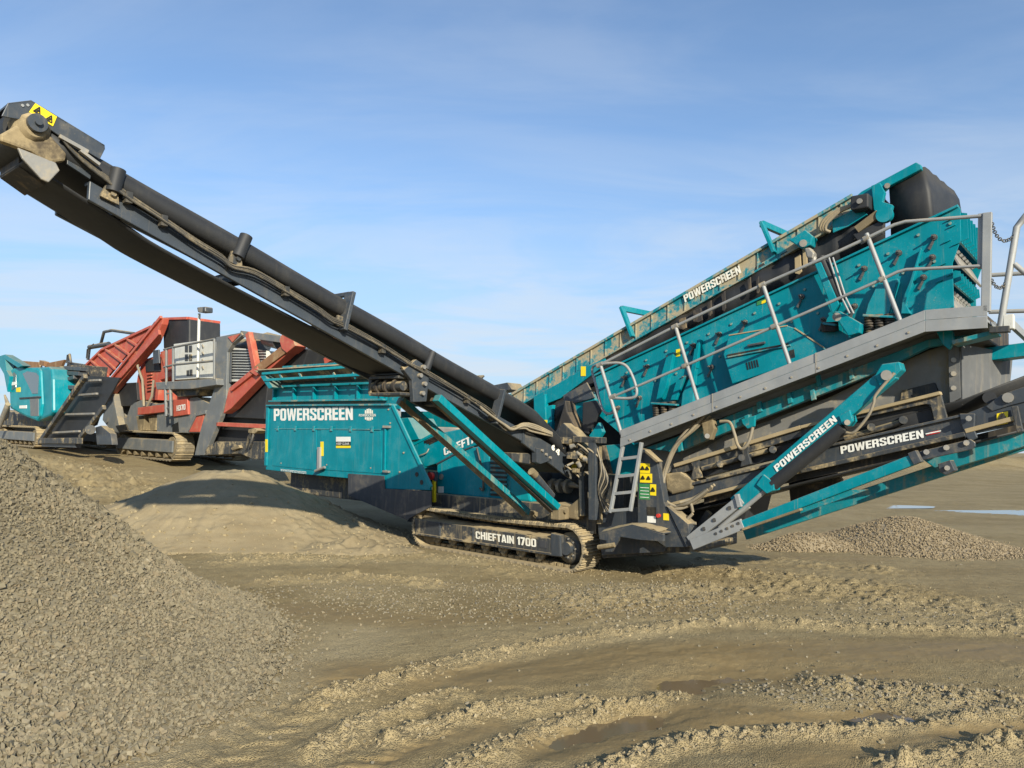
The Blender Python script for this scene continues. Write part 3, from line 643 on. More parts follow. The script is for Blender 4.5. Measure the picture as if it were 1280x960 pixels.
for j in range(12):
    yv = -.12 + 3.05 * j / 11; row = []
    for i in range(n):
        xv = xa - .08 + (xb - xa) * i / (n - 1); e = min(1, 3.2 * min(j / 11, 1 - j / 11) + .25)
        row.append((xv, yv, zc - .05 + .10 * e + .05 * math.sin(xv * 5 + yv) * e + random.uniform(-.015, .015)))
    rows.append(row)
load.sheet(rows).build('sand_load', 'sand_load', hopper)
# doors, hinges, latch
for pts in ([(343, 536), (395.5, 537), (396, 588), (340, 582)], [(401, 537), (476, 539), (477, 592), (401, 587)]):
    plateY(F, 'side_door', 'teal', hopper, pts, -.012, .012, .004)
barY(F, 'hinge_rod', 'teal_dusty', hopper, (343, 536), (475, 537), -.022, .018, .018)
h0 = None
for u, v in ((347, 536), (369, 536), (392, 536.3), (414, 536.5), (438, 537), (465, 537.3)):
    p = PY(u, v, -.03)
    if h0 is None: h0 = MB().box((-.035, -.012, -.04), (.035, .02, .06)).build('hinge', 'teal_dusty', hopper, .004); h0.location = p
    else: put(h0, 'hinge', hopper, p)
for a, b in (((478, 532), (486, 535)), ((478, 588), (485, 591))):
    p, q = PY(*a, -.06), PY(*b, -.06); MB().box((p.x, -.06, q.z), (q.x, 0, p.z)).build('latch', 'bare_metal', hopper, .004)
barY(F, 'latch_bar', 'teal', hopper, (481, 536), (480, 588), -.035, .05, .03)
barY(F, 'door_prop', 'galvanised', hopper, (398, 559), (397.5, 587), -.06, .10, .05)
pipe('prop_foot', 'bare_metal', hopper, [PY(394, 589, -.08), PY(406, 584, -.08)], .03)
for p_ in ((352, 579), (486, 512), (488, 529), (505, 566), (482, 588), (500, 590), (409, 581), (464, 585)):
    q = PY(*p_, 0)
    if p_ == (352, 579): hb = bolt_proto('bolt', .02, .014, 'bare_metal', hopper, q)
    else: put(hb, 'bolt', hopper, q)
for p_ in ((521, 593), (527, 603)):
    q = PY(*p_, -.002); m = MB(); m.tube([(0, 0, 0), (0, -.004, 0)], .045, 14); o = m.build('bolt_hole', 'black_ink', hopper); o.location = q
letterY(F, 'POWERSCREEN', 'white_label', hopper, (342.5, 526), (441.5, 525), (342.5, 511), -.002, bold=.085)
letterY(F, 'www.powerscreen.com', 'white_label', hopper, (351, 589), (383, 592.5), (351, 586), -.016, bold=.0, name='web_address')
em = MB()
for sgn, k0 in ((1, 0), (-1, 0)):
    for i in range(5):
        u0 = 456 + i * 2.1; hgt = 6.2 * math.sqrt(max(.1, 1 - ((i - 2) / 2.7) ** 2))
        if sgn > 0: em.prism(F.polyY([(u0, 517), (u0 + 1.5, 517), (u0 + 1.4, 517 - hgt), (u0 + .1, 517 - hgt)], -.012), EY * .004)
        else: em.prism(F.polyY([(u0, 521.5), (u0 + 1.5, 521.5), (u0 + 1.4, 521.5 + hgt * .7), (u0 + .1, 521.5 + hgt * .7)], -.012), EY * .004)
em.build('emblem', 'lettering_worn', hopper)
letterY(F, 'POWERSCREEN', 'lettering_worn', hopper, (449, 520.8), (470, 520.6), (449, 517.6), -.008, bold=.02)
def sticker(parent, name, mat, y, u0, v0, u1, v1, th=.004, skew=0):
    return plateY(F, name, mat, parent, [(u0, v0), (u1, v0 + skew), (u1, v1 + skew), (u0, v1)], y, th, 0)
sticker(hopper, 'notice', 'white_label', -.020, 420, 546, 438, 552); sticker(hopper, 'notice', 'black_ink', -.020, 420, 552.2, 438, 557); sticker(hopper, 'notice', 'yellow_label', -.020, 420, 557.2, 438, 560)
letterY(F, 'KEEP CLEAR', 'white_label', hopper, (421, 556), (437, 556), (421, 553.2), -.021, bold=.0)
sticker(hopper, 'warning_label', 'yellow_label', -.022, 400.5, 552, 404.3, 570); sticker(hopper, 'warning_label', 'yellow_label', -.042, 331.5, 549, 334.5, 565)
# rubber skirt under the hopper
plateY(F, 'rubber_skirt', 'rubber_streaked', plant, [(435, 592), (480, 595), (481, 611), (539, 614), (539, 633), (508, 650), (435, 619)], -.03, .015, .003)
MB().box((x0 + .4, .4, zb - .5), (x1 - .3, 2.5, zb - .03)).build('hopper_underframe', 'slate_dusty', plant, .02)
plateY(F, 'tail_plate', 'slate', plant, [(539, 612), (655, 632), (655, 660), (508, 652)], .7, .04)
# feeder tail behind the hopper
plateY(F, 'feeder_cover', 'teal', plant, [(491, 523), (510, 522), (524, 549), (503, 552)], .5, .7)
barY(F, 'mast_post', 'galvanised', plant, (494, 498), (494, 521), .25, .12, .1)
MB().box((PY(523, 540, .9).x, .9, 1.7), (PY(548, 540, .9).x, 2.0, 2.2)).build('gear_box', 'bare_metal', plant, .03)

# ---- engine canopy
eng = plateY(F, 'engine_canopy', 'teal', plant, [(546, 581), (572, 567), (590, 559.5), (603, 557), (612, 560), (612, 623), (546, 616)], .45, 1.9, .02)
plateY(F, 'canopy_edge', 'slate', eng, [(545.5, 581), (572, 566.5), (590, 559), (590, 557.8), (571, 565), (545, 579.5)], .43, .06, 0)
up = plateY(F, 'engine_hood', 'teal', plant, [(513, 558), (541, 543), (600, 531), (625, 545), (597, 556), (571, 565), (547, 579), (531, 584)], .55, 1.7, .02)
barY(F, 'hood_edge', 'teal_faded', up, (513, 557.5), (541, 542.5), .53, .05, .1)
for i in range(3): barY(F, 'vent_slot', 'black_ink', up, (530 + i * 3, 553 - i * 1.2 + i * 2), (546 + i * 3, 545.5 - i * 1.2 + i * 2), .54, .05, .02, 0)
letterY(F, 'CHIEFTAIN', 'white_label', up, (555.5, 569.5), (606, 547.5), (554.5, 560), .54, bold=.085)
pipe('handle', 'bare_metal', up, smooth_path([PY(522, 571, .53), PY(526, 569, .50), PY(533, 566, .50), PY(536, 561, .53)]), .012)
lou = plateY(F, 'louvre_panel', 'teal', plant, [(612, 556), (645, 561), (647, 627), (612, 623)], .47, .5, .01)
for i in range(9):
    v = 572 + i * 5.6; plateY(F, 'louvre', 'black_ink', lou, [(613, v), (633, v + 1.2), (633, v + 4), (613, v + 2.6)], .455, .02, 0)
lv = MB()
for i in range(8):
    v = 575.5 + i * 5.6; plateY(F, 'louvre_blade', 'teal_dusty', lou, [(612.5, v), (633.5, v + 1.2), (633.5, v + 2.6), (612.5, v + 1.4)], .43, .03, 0)
plateY(F, 'rear_cover', 'teal_faded', plant, [(636, 585), (655, 588), (664, 628), (638, 626)], .4, .6, .04)
barY(F, 'stop_pole', 'yellow_label', plant, (541.5, 600), (541.5, 628), .25, .06, .05)
m = MB(); m.tube([(0, 0, 0), (0, -.06, 0)], .07, 16); o = m.build('stop_button', 'red_label', plant); o.location = PY(540, 595, .25)
MB().box((PY(536, 590, .27).x, .25, PY(536, 601, .27).z), (PY(545, 590, .27).x, .33, PY(536, 589, .27).z)).build('stop_box', 'slate', plant, .006)
sticker(eng, 'notice', 'white_label', .44, 547.5, 608, 554.5, 616); m = MB(); m.tube([(0, 0, 0), (0, -.02, 0)], .055, 14); o = m.build('cap', 'bare_metal', eng); o.location = PY(552, 596, .45)
plateY(F, 'chassis_rail', 'slate_dusty', plant, [(541, 617), (600, 622), (700, 632), (745, 640), (745, 668), (541, 642)], .30, .25, .01)
# pipework on the engine deck
for k_, pts in enumerate(([(596, 560), (603, 590), (604, 612), (600, 610)], [(600, 575), (602, 585), (606, 600)])):
    pipe('fuel_hose', 'hose_black', plant, [PY(u, v, .40) for u, v in pts], .02, 8, 5)

# ---- crawler tracks
def track(y0, y1, lettered):
    h, xl, xr, w = .70, -.05, 3.78, y1 - y0; R_ = h / 2
    root = MB(); ym = (y0 + y1) / 2
    zt_ = .60; zb_ = .20
    sp = root.box((xl + .18, y0 + .06, zb_ + .06), (xr - .55, y1 - .06, zt_ - .14)).build('crawler_track', 'slate_dusty', plant, .01)
    # path of the shoe chain
    path = []; n = 14
    cl, cr = xl + R_, xr - R_
    def at(s):
        top = cr - cl; arc = math.pi * R_; s %= 2 * (top + arc)
        if s < top: x = cl + s; sag = -.035 * math.sin(math.pi * s / top); return (x, h + sag), (1, -.035 * math.pi / top * math.cos(math.pi * s / top))
        s -= top
        if s < arc: a = math.pi / 2 - s / R_; return (cr + R_ * math.cos(a), R_ + R_ * math.sin(a)), (math.sin(a), -math.cos(a))
        s -= arc
        if s < top: return (cr - s, 0), (-1, 0)
        s -= top; a = -math.pi / 2 - s / R_; return (cl + R_ * math.cos(a), R_ + R_ * math.sin(a)), (math.sin(a), -math.cos(a))
    total = 2 * (cr - cl + math.pi * R_); N_ = 58; pitch = total / N_
    sh = MB(); sh.box((-pitch * .49, -w / 2, -.03), (pitch * .49, w / 2, 0)); 
    for q in (-.34, .0, .34): sh.prism([(pitch * q - .012, -w / 2, 0), (pitch * q + .012, -w / 2, 0), (pitch * q + .006, -w / 2, .025), (pitch * q - .006, -w / 2, .025)], EY * w)
    proto = None
    for i in range(N_):
        (x, z), (tx, tz) = at(i * pitch); rot = (0, -math.atan2(tz, tx), 0)
        if proto is None: proto = sh.build('track_shoe', 'track_steel', sp); proto.location = (x, ym, z); proto.rotation_euler = rot
        else: put(proto, 'track_shoe', sp, (x, ym, z), rot)
    lk = None
    for i in range(N_):
        (x, z), (tx, tz) = at((i + .5) * pitch); rot = (0, -math.atan2(tz, tx), 0)
        if lk is None: lk = MB().box((-pitch * .40, -.07, -.085), (pitch * .40, .07, -.032)).build('chain_link', 'grease_dirt', sp); lk.location = (x, ym, z); lk.rotation_euler = rot
        else: put(lk, 'chain_link', sp, (x, ym, z), rot)
    ro = None
    for i in range(7):
        x = .50 + i * .395
        if ro is None: ro = MB().tube([(0, -.15, 0), (0, -.10, 0), (0, -.10, 0), (0, .10, 0), (0, .15, 0)], [.10, .10, .075, .075, .10], 16).build('track_roller', 'slate_dusty', sp); ro.location = (x, ym, .19)
        else: put(ro, 'track_roller', sp, (x, ym, .19))
    MB().tube([(cr, y0 + .10, R_), (cr, y0 + .14, R_), (cr, y1 - .1, R_)], [.17, .24, .24], 22).build('drive_sprocket', 'slate_dusty', sp)
    MB().tube([(cr, y0 + .02, R_), (cr, y0 + .10, R_)], .10, 16).build('drive_hub', 'slate', sp)
    for a in range(8): 
        aa = a * math.pi / 4; MB().tube([(cr + .14 * math.cos(aa), y0 + .08, R_ + .14 * math.sin(aa)), (cr + .14 * math.cos(aa), y0 + .105, R_ + .14 * math.sin(aa))], .016, 6).build('bolt', 'bare_metal', sp)
    MB().tube([(cl, y0 + .12, R_), (cl, y1 - .12, R_)], .27, 24).build('idler_wheel', 'grease_dirt', sp)
    if lettered:
        f = plateY(F, 'side_frame', 'slate_dusty', sp, [(517.5, 648), (688, 673), (688, 694), (519, 667)], y0 - .005, .07, .01)
        barY(F, 'frame_lip', 'slate_dusty', sp, (518, 667), (688, 693), y0 - .04, .035, .05)
        plateY(F, 'drive_guard', 'slate', sp, [(688, 666), (700, 669), (701, 696), (688, 695)], y0 - .01, .12, .015)
        letterY(F, 'CHIEFTAIN', 'lettering_worn', sp, (595, 673.2), (643, 680), (594.7, 663.8), y0 - .011, bold=.085); letterY(F, '1700', 'lettering_worn', sp, (647, 680.6), (670.6, 684), (646.8, 670.6), y0 - .011, bold=.085)
        for i, u in enumerate((549, 591)):
            a, b = PY(u - 5, 653 + (u - 549) * .147, y0), PY(u, 668 + (u - 549) * .15, y0); barY(F, 'stiffener', 'slate', sp, (u, 653 + (u - 549) * .147), (u, 671 + (u - 549) * .15), y0 - .02, .05, .03)
        plateY(F, 'data_plate', 'rubber_streaked', sp, [(674, 675), (684, 676.5), (684, 685.5), (674, 684)], y0 - .012, .006, 0)
    else: MB().box((xl + .2, y0 - .01, .24), (xr - .6, y0 + .05, .5)).build('side_frame', 'slate', sp)
    # packed dirt along the top of the frame
    rows = [[(xl + .2 + j * .078, y0 + .05 + .4 * i / 4, zt_ - .135 + .05 * math.sin(i * math.pi / 4) + random.uniform(0, .03)) for j in range(41)] for i in range(5)]
    MB().sheet(rows).build('caked_dirt', 'sand_load', sp)
    return sp
track(0.0, .50, True); track(2.35, 2.85, False)

# ---- chassis between the tracks and toward the tail
ch = MB(); ch.box((.3, .75, .45), (5.3, 2.1, .85)); ch.box((3.6, .45, .80), (4.2, 2.4, 1.5)); chassis = ch.build('chassis', 'slate_dusty', plant, .015)
barY(F, 'chassis_post', 'slate', chassis, (739.5, 549), (740, 650), .0, .13, .13)
barY(F, 'chassis_post', 'grease_dirt', chassis, (747, 556), (748, 655), .10, .07, .07)
barY(F, 'chassis_post', 'slate_dusty', chassis, (726, 590), (728, 645), .12, .10, .1)
barY(F, 'top_rail', 'slate_dusty', chassis, (716, 549), (752, 550.5), .0, .09, .14)
plateY(F, 'chute_box', 'teal', chassis, [(753, 557), (803, 552), (799, 616), (768, 616)], .85, .9, .01)
sticker(chassis, 'warning_label', 'yellow_label', .84, 775, 597.5, 782, 603.5)
plateY(F, 'chute_side', 'rubber_muddy', chassis, [(744, 557), (754, 557), (768, 616), (748, 625)], .7, .1)
plateY(F, 'leg_plate', 'slate', chassis, [(797, 560), (806, 562), (821, 576), (830, 628), (858, 684), (832, 684), (797, 660)], .05, .16, .008)
plateY(F, 'leg_plate', 'slate', chassis, [(746, 640), (798, 634), (798, 664), (832, 684), (830, 690), (752, 694), (748, 668)], .22, .10, .008)
plateY(F, 'leg_edge', 'grease_dirt', chassis, [(806, 562), (824, 577), (820, 578), (806, 566)], -.05, .12)
plateY(F, 'leg_edge', 'slate', chassis, [(833, 632), (860, 655), (864, 682), (858, 684)], .02, .25)
for nm, mt, a in (('warning_label', 'yellow_label', (800, 579, 812.3, 591)), ('warning_label', 'yellow_label', (800, 591.6, 815, 603)), ('warning_label', 'yellow_label', (812.6, 605, 820, 619)),
                  ('safety_notice', 'green_label', (799, 604.5, 812, 624)), ('warning_label', 'yellow_label', (829, 641.5, 836, 650)), ('notice', 'white_label', (809, 645, 819.5, 653)), ('slot', 'black_ink', (808.5, 633.5, 820, 643.5))):
    sticker(chassis, nm, mt, .044, *a, skew=.6)
def pictogram(parent, y, uc, vc, r):
    tri = [(uc, vc - r), (uc + r, vc + r * .8), (uc - r, vc + r * .8)]; P3 = F.polyY(tri, y); m = MB()
    for i in range(3): m.beam(P3[i], P3[(i + 1) % 3], .006, .012 * r / 2.5)
    m.beam(F.PY(uc - r * .3, vc + r * .4, y), F.PY(uc + r * .3, vc - r * .1, y), .006, .02 * r / 2.5)
    return m.build('pictogram', 'black_ink', parent)
for a in ((803.2, 585, 2.3), (808.8, 585.3, 2.3), (803.5, 597, 2.3), (810.5, 597.4, 2.3), (816, 612, 2.6)): pictogram(chassis, .038, *a)
for i in range(4): sticker(chassis, 'notice_line', 'white_label', .038, 800.3, 609 + i * 4, 811, 609.7 + i * 4, .003, .6)
m = MB(); m.tube([(0, 0, 0), (0, -.04, 0)], .028, 14); o = m.build('stop_button', 'red_label', chassis); o.location = PY(824, 644.5, .05)
# step
stp = MB(); stp.prism(F.polyY([(749, 668), (790, 657), (829, 668), (829, 677), (800, 675), (775, 671), (764, 690), (756, 690), (758, 676), (749, 674)], -.18), EY * .06)
stp.prism([PY(749, 668, -.18), PY(790, 657, -.18), PY(829, 668, -.18), PY(829, 668, -.18) + EY * .35, PY(749, 668, -.18) + EY * .4], EZ * .02)
stp.build('step_bracket', 'slate', chassis, .006)
rows = []
for i in range(7):
    rows.append([])
    for j in range(16):
        p = PY(752 + j * 5, 667 - 7 * math.sin(j / 15 * math.pi) + j * .05, -.16); rows[-1].append(p + EY * (.06 * i) + EZ * (.02 + .02 * random.random() + .03 * math.sin(i / 6 * math.pi)))
MB().sheet(rows).build('caked_dirt', 'sand_load', chassis)
pipe('tow_pin', 'grease_dirt', chassis, [PY(748, 684, -.2), PY(768, 681, -.2)], .035)
MB().prism(F.polyY([(752, 690), (830, 684), (862, 683), (862, 690), (830, 692), (753, 698)], .3), EY * 1.6).build('belly_beam', 'slate_dusty', chassis, .01)
# ladder
lad = MB()
a0, a1 = PY(779, 556, -.02), PY(763, 641, -.12); b0, b1 = PY(802, 553, -.02), PY(788, 639, -.12)
lad.beam(a0, a1, .045, .055, up=EY); lad.beam(b0, b1, .045, .055, up=EY); ladder = lad.build('ladder', 'galvanised', plant, .006)
for t in (.21, .47, .72, .97):
    MB().beam(a0.lerp(a1, t), b0.lerp(b1, t), .05, .045).build('rung', 'galvanised', ladder, .005)
pipe('cable', 'hose_black', plant, [PY(757, 604, .1), PY(752, 612, .08), PY(748, 632, .1), PY(747, 642, .1)], .018, 6, 4)

# ---- side conveyor (reaches out of the near side, toward the camera)
XN, XF = 3.30, 2.48
chan = [(139, 240), (200, 281.5), (357, 362), (498, 447), (600, 508), (672, 548), (726, 590)]
chanb = [(139, 256), (200, 301.5), (350, 382), (504, 466), (600, 523), (668, 561), (726, 605)]
sc = MB()
def strip(mb, top, bot, x, ext):
    for i in range(len(top) - 1):
        mb.prism([PX(*top[i], x), PX(*top[i + 1], x), PX(*bot[i + 1], x), PX(*bot[i], x)], EX * ext)
topY = lambda u, v: PX(u, v, XN)
def lane(pts): return [PX(u, v, XN) for u, v in pts]
ct, cb = lane(chan), lane(chanb)
# straight section of the conveyor frame: fit a line through the measured channel
def line_z(pts):
    A = np.array([[p.y, 1] for p in pts]); b = np.array([p.z for p in pts]); return np.linalg.lstsq(A, b, rcond=None)[0]
kt, k0 = line_z(ct[:5])
zc_ = lambda y: kt * y + k0                                     # top of the channel
YH, YB, YT = -7.45, -3.05, .75                                  # head, fold hinge, tail
def sect(mb, y0, y1, x0, x1, dz0, dz1):
    mb.prism([(x0, y0, zc_(y0) + dz0), (x0, y0, zc_(y0) + dz1), (x0, y1, zc_(y1) + dz1), (x0, y1, zc_(y1) + dz0)], EX * (x1 - x0))
conv = sc
for xx in (XN - .05, XF):
    tp = 0 if xx > 3 else -.06
    sect(conv, -7.0, YB - .02, xx, xx + .05, -.17, tp)
    sect(conv, YB + .02, -.75, xx, xx + .05, -.17, tp)
side_conv = conv.build('side_conveyor', 'slate_clean', plant, .008)
m = MB()
for xx in (XN - .05,): sect(m, -7.0, -.8, xx - .0 if xx < 3 else xx - .06, xx + .06 if xx < 3 else xx, -.03, -.002)
m.build('channel_flange', 'slate_clean', side_conv)
for i, y in enumerate((-6.7, -5.5, -4.3, -3.2, -2.2, -1.2)):
    m = MB(); sect(m, y - .04, y + .04, XF + .06, XN - .06, -.13, -.05); m.build('cross_member', 'slate', side_conv)
# tail section (deeper side plates)
for xx in (XN - .02, XF):
    m = MB(); m.prism([(xx, -.95, zc_(-.95) - .20), (xx, -.95, zc_(-.95) + .02), (xx, .0, 1.85), (xx, .85, 1.42), (xx, .85, 1.16), (xx, .1, 1.48)], EX * .04)
    m.build('tail_plate', 'slate', side_conv, .006)
def px_(u, v): return PX(u, v, XN + .025)
lettering('6', 'lettering_worn', side_conv, px_(688.5, 561), px_(692.5, 564.5), px_(690, 554), EX, bold=.085); lettering('4', 'lettering_worn', side_conv, px_(694, 566), px_(698.5, 570), px_(695.5, 559), EX, bold=.085)
MB().prism([px_(716, 577), px_(721.5, 580), px_(718.5, 591.5), px_(713.5, 588)], EX * .004).build('warning_label', 'yellow_label', side_conv)
# carrying belt: troughed, its wings standing above the channel
def cross(y, dz): 
    z = zc_(y) + dz
    return [Vector((x, y, z + q)) for x, q in ((XN - .14, .215), (XN - .07, .228), (XN + .0, .21), (XN + .035, .165), (XN + .045, .11), (XN + .03, .05), (XN - .02, .02), (XN - .10, .03), (XF + .14, .04), (XF + .0, .08), (XF - .04, .14), (XF + .0, .20))]
bq = line_z([PX(u, v, XN) for u, v in ((200, 268), (267, 307), (394, 383), (532, 452))]); bz_ = lambda y: bq[0] * y + bq[1]
ys = [-7.40 + i * (7.40 + .55) / 40 for i in range(41)]
rows = []
for y in ys:
    dz = bz_(y) - zc_(y) + .006 * math.sin(y * 3.1)
    if y > -.7: dz -= .30 * (y + .7)
    rows.append(cross(y, dz))
MB().sheet(rows).build('carrying_belt', 'rubber', side_conv, 0, .018)
# return belt, slack below the frame
ret = [(30, 199), (71, 226), (157, 281), (200, 309), (300, 362.5), (397, 412.5), (439, 434.5), (480, 455), (530, 476), (590, 512), (650, 551), (700, 590)]
rows = []
for u, v in ret:
    p = PX(u, v, XN - .08); rows.append([p, p + V(-.05, 0, -.012), p + V(-.62, 0, -.012), p + V(-.67, 0, 0)])
cols_ = list(zip(*rows)); cols_ = [smooth_path(c_, 5) for c_ in cols_]; MB().sheet([list(r_) for r_ in zip(*cols_)]).build('return_belt', 'rubber', side_conv, 0, .016)
# idler brackets standing beside the belt, as measured
for i, (a, b, w) in enumerate((((148, 212), (141, 240), .13), ((308, 295), (297, 321), .13), ((438, 376), (428, 400), .0), ((541, 440), (533, 462), .11), ((627, 496), (617, 519), .0))):
    p, q = PX(*a, XN + .05), PX(*b, XN + .05)
    if w: MB().tube([q, p], .065 if i < 2 else .05, 14).build('idler_roller', 'rubber', side_conv)
    else:
        m = MB(); m.beam(q + V(0, 0, -.12), p + V(0, 0, .10), .05, .15, up=EX); m.beam(p + V(-.85, 0, .08), p + V(0, 0, .08), .06, .05); m.build('belt_guide', 'slate', side_conv, .008)
    m = MB(); m.prism([q + V(.0, -.10, -.06), q + V(.0, .06, -.10), q + V(0, .04, .03), q + V(0, -.06, .05)], EX * -.03); m.tube([q + V(.03, 0, -.02), q + V(-.3, 0, -.06)], .024, 10); m.build('idler_bracket', 'slate_dusty', side_conv)
for y in (-6.6, -5.4, -4.2, -3.0, -1.8): MB().tube([(XF + .1, y, zc_(y) + .03), (XN - .1, y, zc_(y) + .03)], .045, 12).build('carry_roller', 'slate_dusty', side_conv)
# head end: drum, motor, guard
hx = PX(46, 153, XN + .12); head = V(XN, hx.y, hx.z)
MB().tube([(XF + .02, head.y, head.z - .03), (XN - .06, head.y, head.z - .03)], .19, 24).build('head_drum', 'rubber', side_conv)
m = MB(); c0 = V(XN, head.y, head.z - .03)
m.tube([c0 + V(-.05, 0, 0), c0 + V(.03, 0, 0), c0 + V(.07, 0, 0), c0 + V(.11, .0, 0)], [.16, .14, .125, .09], 11); m.build('drum_motor', 'caked_grease', side_conv)
m = MB(); m.tube([c0 + V(.10, .0, .02), c0 + V(.155, .0, .02)], .075, 18); m.tube([c0 + V(.155, 0, .02), c0 + V(.185, 0, .02)], .028, 10); m.build('motor_cap', 'slate', side_conv)
xq = XN + .075
m = MB(); m.prism(F.polyX([(0, 168), (18, 158), (40, 150), (60, 165), (84, 192), (82, 201), (62, 204), (40, 190), (0, 176)], xq), EX * -.08); m.build('bearing_housing', 'caked_grease', side_conv, .02)
m = MB(); m.prism(F.polyX([(22, 184), (70, 203), (75, 213), (61, 228), (52, 224), (28, 198)], xq + .0), EX * -.03); m.build('tension_plate', 'bare_metal', side_conv, .008)
gp_ = F.polyX([(2, 145), (10, 128.5), (39, 125), (131, 181), (131.5, 186), (125, 199), (75, 170), (60, 160), (30, 150), (12, 147)], xq)
m = MB(); m.prism(gp_, EX * -.02); m.prism([p + V(-.86, 0, 0) for p in gp_], EX * -.02); m.prism([gp_[2], gp_[3], gp_[3] + V(0, 0, -.02), gp_[2] + V(0, 0, -.02)], EX * -.86); m.prism([gp_[1], gp_[2], gp_[2] + V(0, 0, -.02), gp_[1] + V(0, 0, -.02)], EX * -.86)
m.build('head_guard', 'slate', side_conv, .004)
lab = F.polyX([(44, 129), (71, 146), (66, 158), (36, 140)], xq + .004); MB().prism(lab, EX * .004).build('warning_label', 'yellow_label', side_conv)
def pictoX(uc, vc, r, ang):
    P3 = [PX(uc + r * math.sin(a + ang), vc - r * math.cos(a + ang), xq + .012) for a in (0, 2.1, 4.2)]; m = MB()
    for i in range(3): m.beam(P3[i], P3[(i + 1) % 3], .006, .008)
    c = sum(P3, V(0, 0, 0)) / 3; m.beam(c + V(0, -.012, -.01), c + V(0, .012, .01), .006, .012); m.build('pictogram', 'black_ink', side_conv)
pictoX(47, 138.5, 5.2, .5); pictoX(62, 149, 5.2, .5)
for u, v in ((28, 132), (34.5, 131.5)):
    o = MB().tube([(0, 0, 0), (.008, 0, 0)], .012, 8).build('bolt', 'galvanised', side_conv); o.location = PX(u, v, xq)
m = MB(); m.prism(F.polyX([(84, 191), (116, 210), (113, 224), (84, 205)], XN + .02), EX * -.03); m.build('take_up_plate', 'slate', side_conv, .004)
m = MB(); m.beam(PX(74, 170, xq + .03), PX(110, 190, xq + .03), .03, .03); m.beam(PX(100, 188, xq + .03), PX(124, 206, xq + .03), .04, .025); m.build('take_up_screw', 'bare_metal', side_conv)
MB().prism(F.polyX([(0, 205), (12, 206), (36, 233), (31, 245), (0, 223)], XF + .1), EX * .5).build('belt_scraper', 'rubber_muddy', side_conv, .005)
# hoses along the channel
hp = [(74, 168), (92, 190), (115, 211), (135, 226), (160, 246), (204, 275), (246, 303), (276, 322), (290, 334), (318, 341), (356, 362), (395, 386), (414, 400), (430, 407), (478, 434), (512, 455), (540, 470), (585, 497), (615, 518), (632, 538), (660, 532), (690, 545)]
for i in range(4):
    off = i * 1.9; jit = [(u + random.uniform(-.8, .8), v - 3.5 + off * .8 + random.uniform(-.8, .8)) for u, v in hp]
    pipe('hydraulic_hose', 'hose_black', side_conv, [PX(u, v, XN + .05 + .015 * i) for u, v in jit], .011, 6, 4)
for u, v in ((160, 247), (204, 276), (357, 364), (478, 436), (584, 499)):
    MB().box((-.04, -.03, -.05), (.03, .03, .05)).build('hose_clamp', 'hose_black', side_conv).location = PX(u, v, XN + .06)
for i in range(5):
    pts = [(600 + i * 2, 508 + i * 2), (625 + i * 2, 528 + i), (640, 538 - i * .5), (652 + i, 530 + i * 1.3), (668 - i, 531 + i * 2), (690, 541 + i)]
    pipe('hydraulic_hose', 'hose', side_conv, [PX(u, v, XN + .10 + .02 * (i % 3)) for u, v in pts], .016, 6, 5)
# hinge joint and return-roller box
m = MB(); zj = zc_(YB); m.prism([(XN + .0, YB - .30, zj - .03), (XN, YB - .10, zj + .12), (XN, YB + .14, zj + .02), (XN, YB + .10, zj - .40), (XN, YB - .12, zj - .42), (XN, YB - .16, zj - .15)], EX * .07); m.build('fold_hinge', 'slate', side_conv, .01)
for dz, dy in ((-.08, -.05), (-.18, .03), (-.30, .0), (.03, .0)):
    o = MB().tube([(0, 0, 0), (.05, 0, 0)], .028, 8).build('bolt', 'bare_metal', side_conv); o.location = (XN + .07, YB + dy, zj + dz)
m = MB(); m.box((XN - .62, YB - .28, zj - .13), (XN - .05, YB + .02, zj - .09)); m.box((XN - .62, YB - .28, zj - .34), (XN, YB + .02, zj - .30)); m.box((XN - .66, YB - .26, zj - .32), (XN - .60, YB, zj - .1)); m.build('return_roller_box', 'slate_dusty', side_conv, .01)
for dy in (-.22, -.06): MB().tube([(XN - .60, YB + dy, zj - .22), (XN - .02, YB + dy, zj - .22)], .06, 14).build('return_roller', 'slate_dusty', side_conv)
for q, r in ((0, .09), (1, .09), (2, .09)): MB().tube([(XN - .5 + q * .17, YB - .22, zj - .22), (XN - .46 + q * .17, YB - .22, zj - .22)], r, 12).build('roller_disc', 'rubber_muddy', side_conv)
MB().prism([px_(500, 458), px_(527, 465), px_(533, 472), px_(505, 466)], EX * .03).build('caked_dirt', 'sand_load', side_conv)
# support struts
def strut(x, a, b, mat, name='support_strut'):
    p, q = PX(*a, x), PX(*b, x); return MB().beam(p, q, .10, .12, up=EX).build(name, mat, plant, .008)
s1 = strut(XN, (546, 497), (696, 634), 'teal'); m = MB(); pa, pb = PX(541, 499, XN - .09), PX(690, 639, XN - .09); m.beam(pa, pb, .05, .09, up=EX); m.build('strut_lining', 'rubber_muddy', s1)
s2 = strut(XF + .05, (500, 500), (659, 640), 'teal_dusty'); pa, pb = PX(500, 503, XF + .12), PX(655, 643, XF + .12); MB().beam(pa, pb, .07, .03, up=EX).build('strut_lining', 'grease_dirt', s2)
for x, (u, v) in ((XN, (700, 638)), (XF + .05, (664, 642))):
    q = PX(u, v, x); m = MB(); m.box((x - .10, q.y - .12, q.z - .14), (x + .08, q.y + .22, q.z + .05)); m.tube([(x - .13, q.y, q.z), (x + .12, q.y, q.z)], .04, 10); m.build('strut_foot', 'grease_dirt', plant, .02)
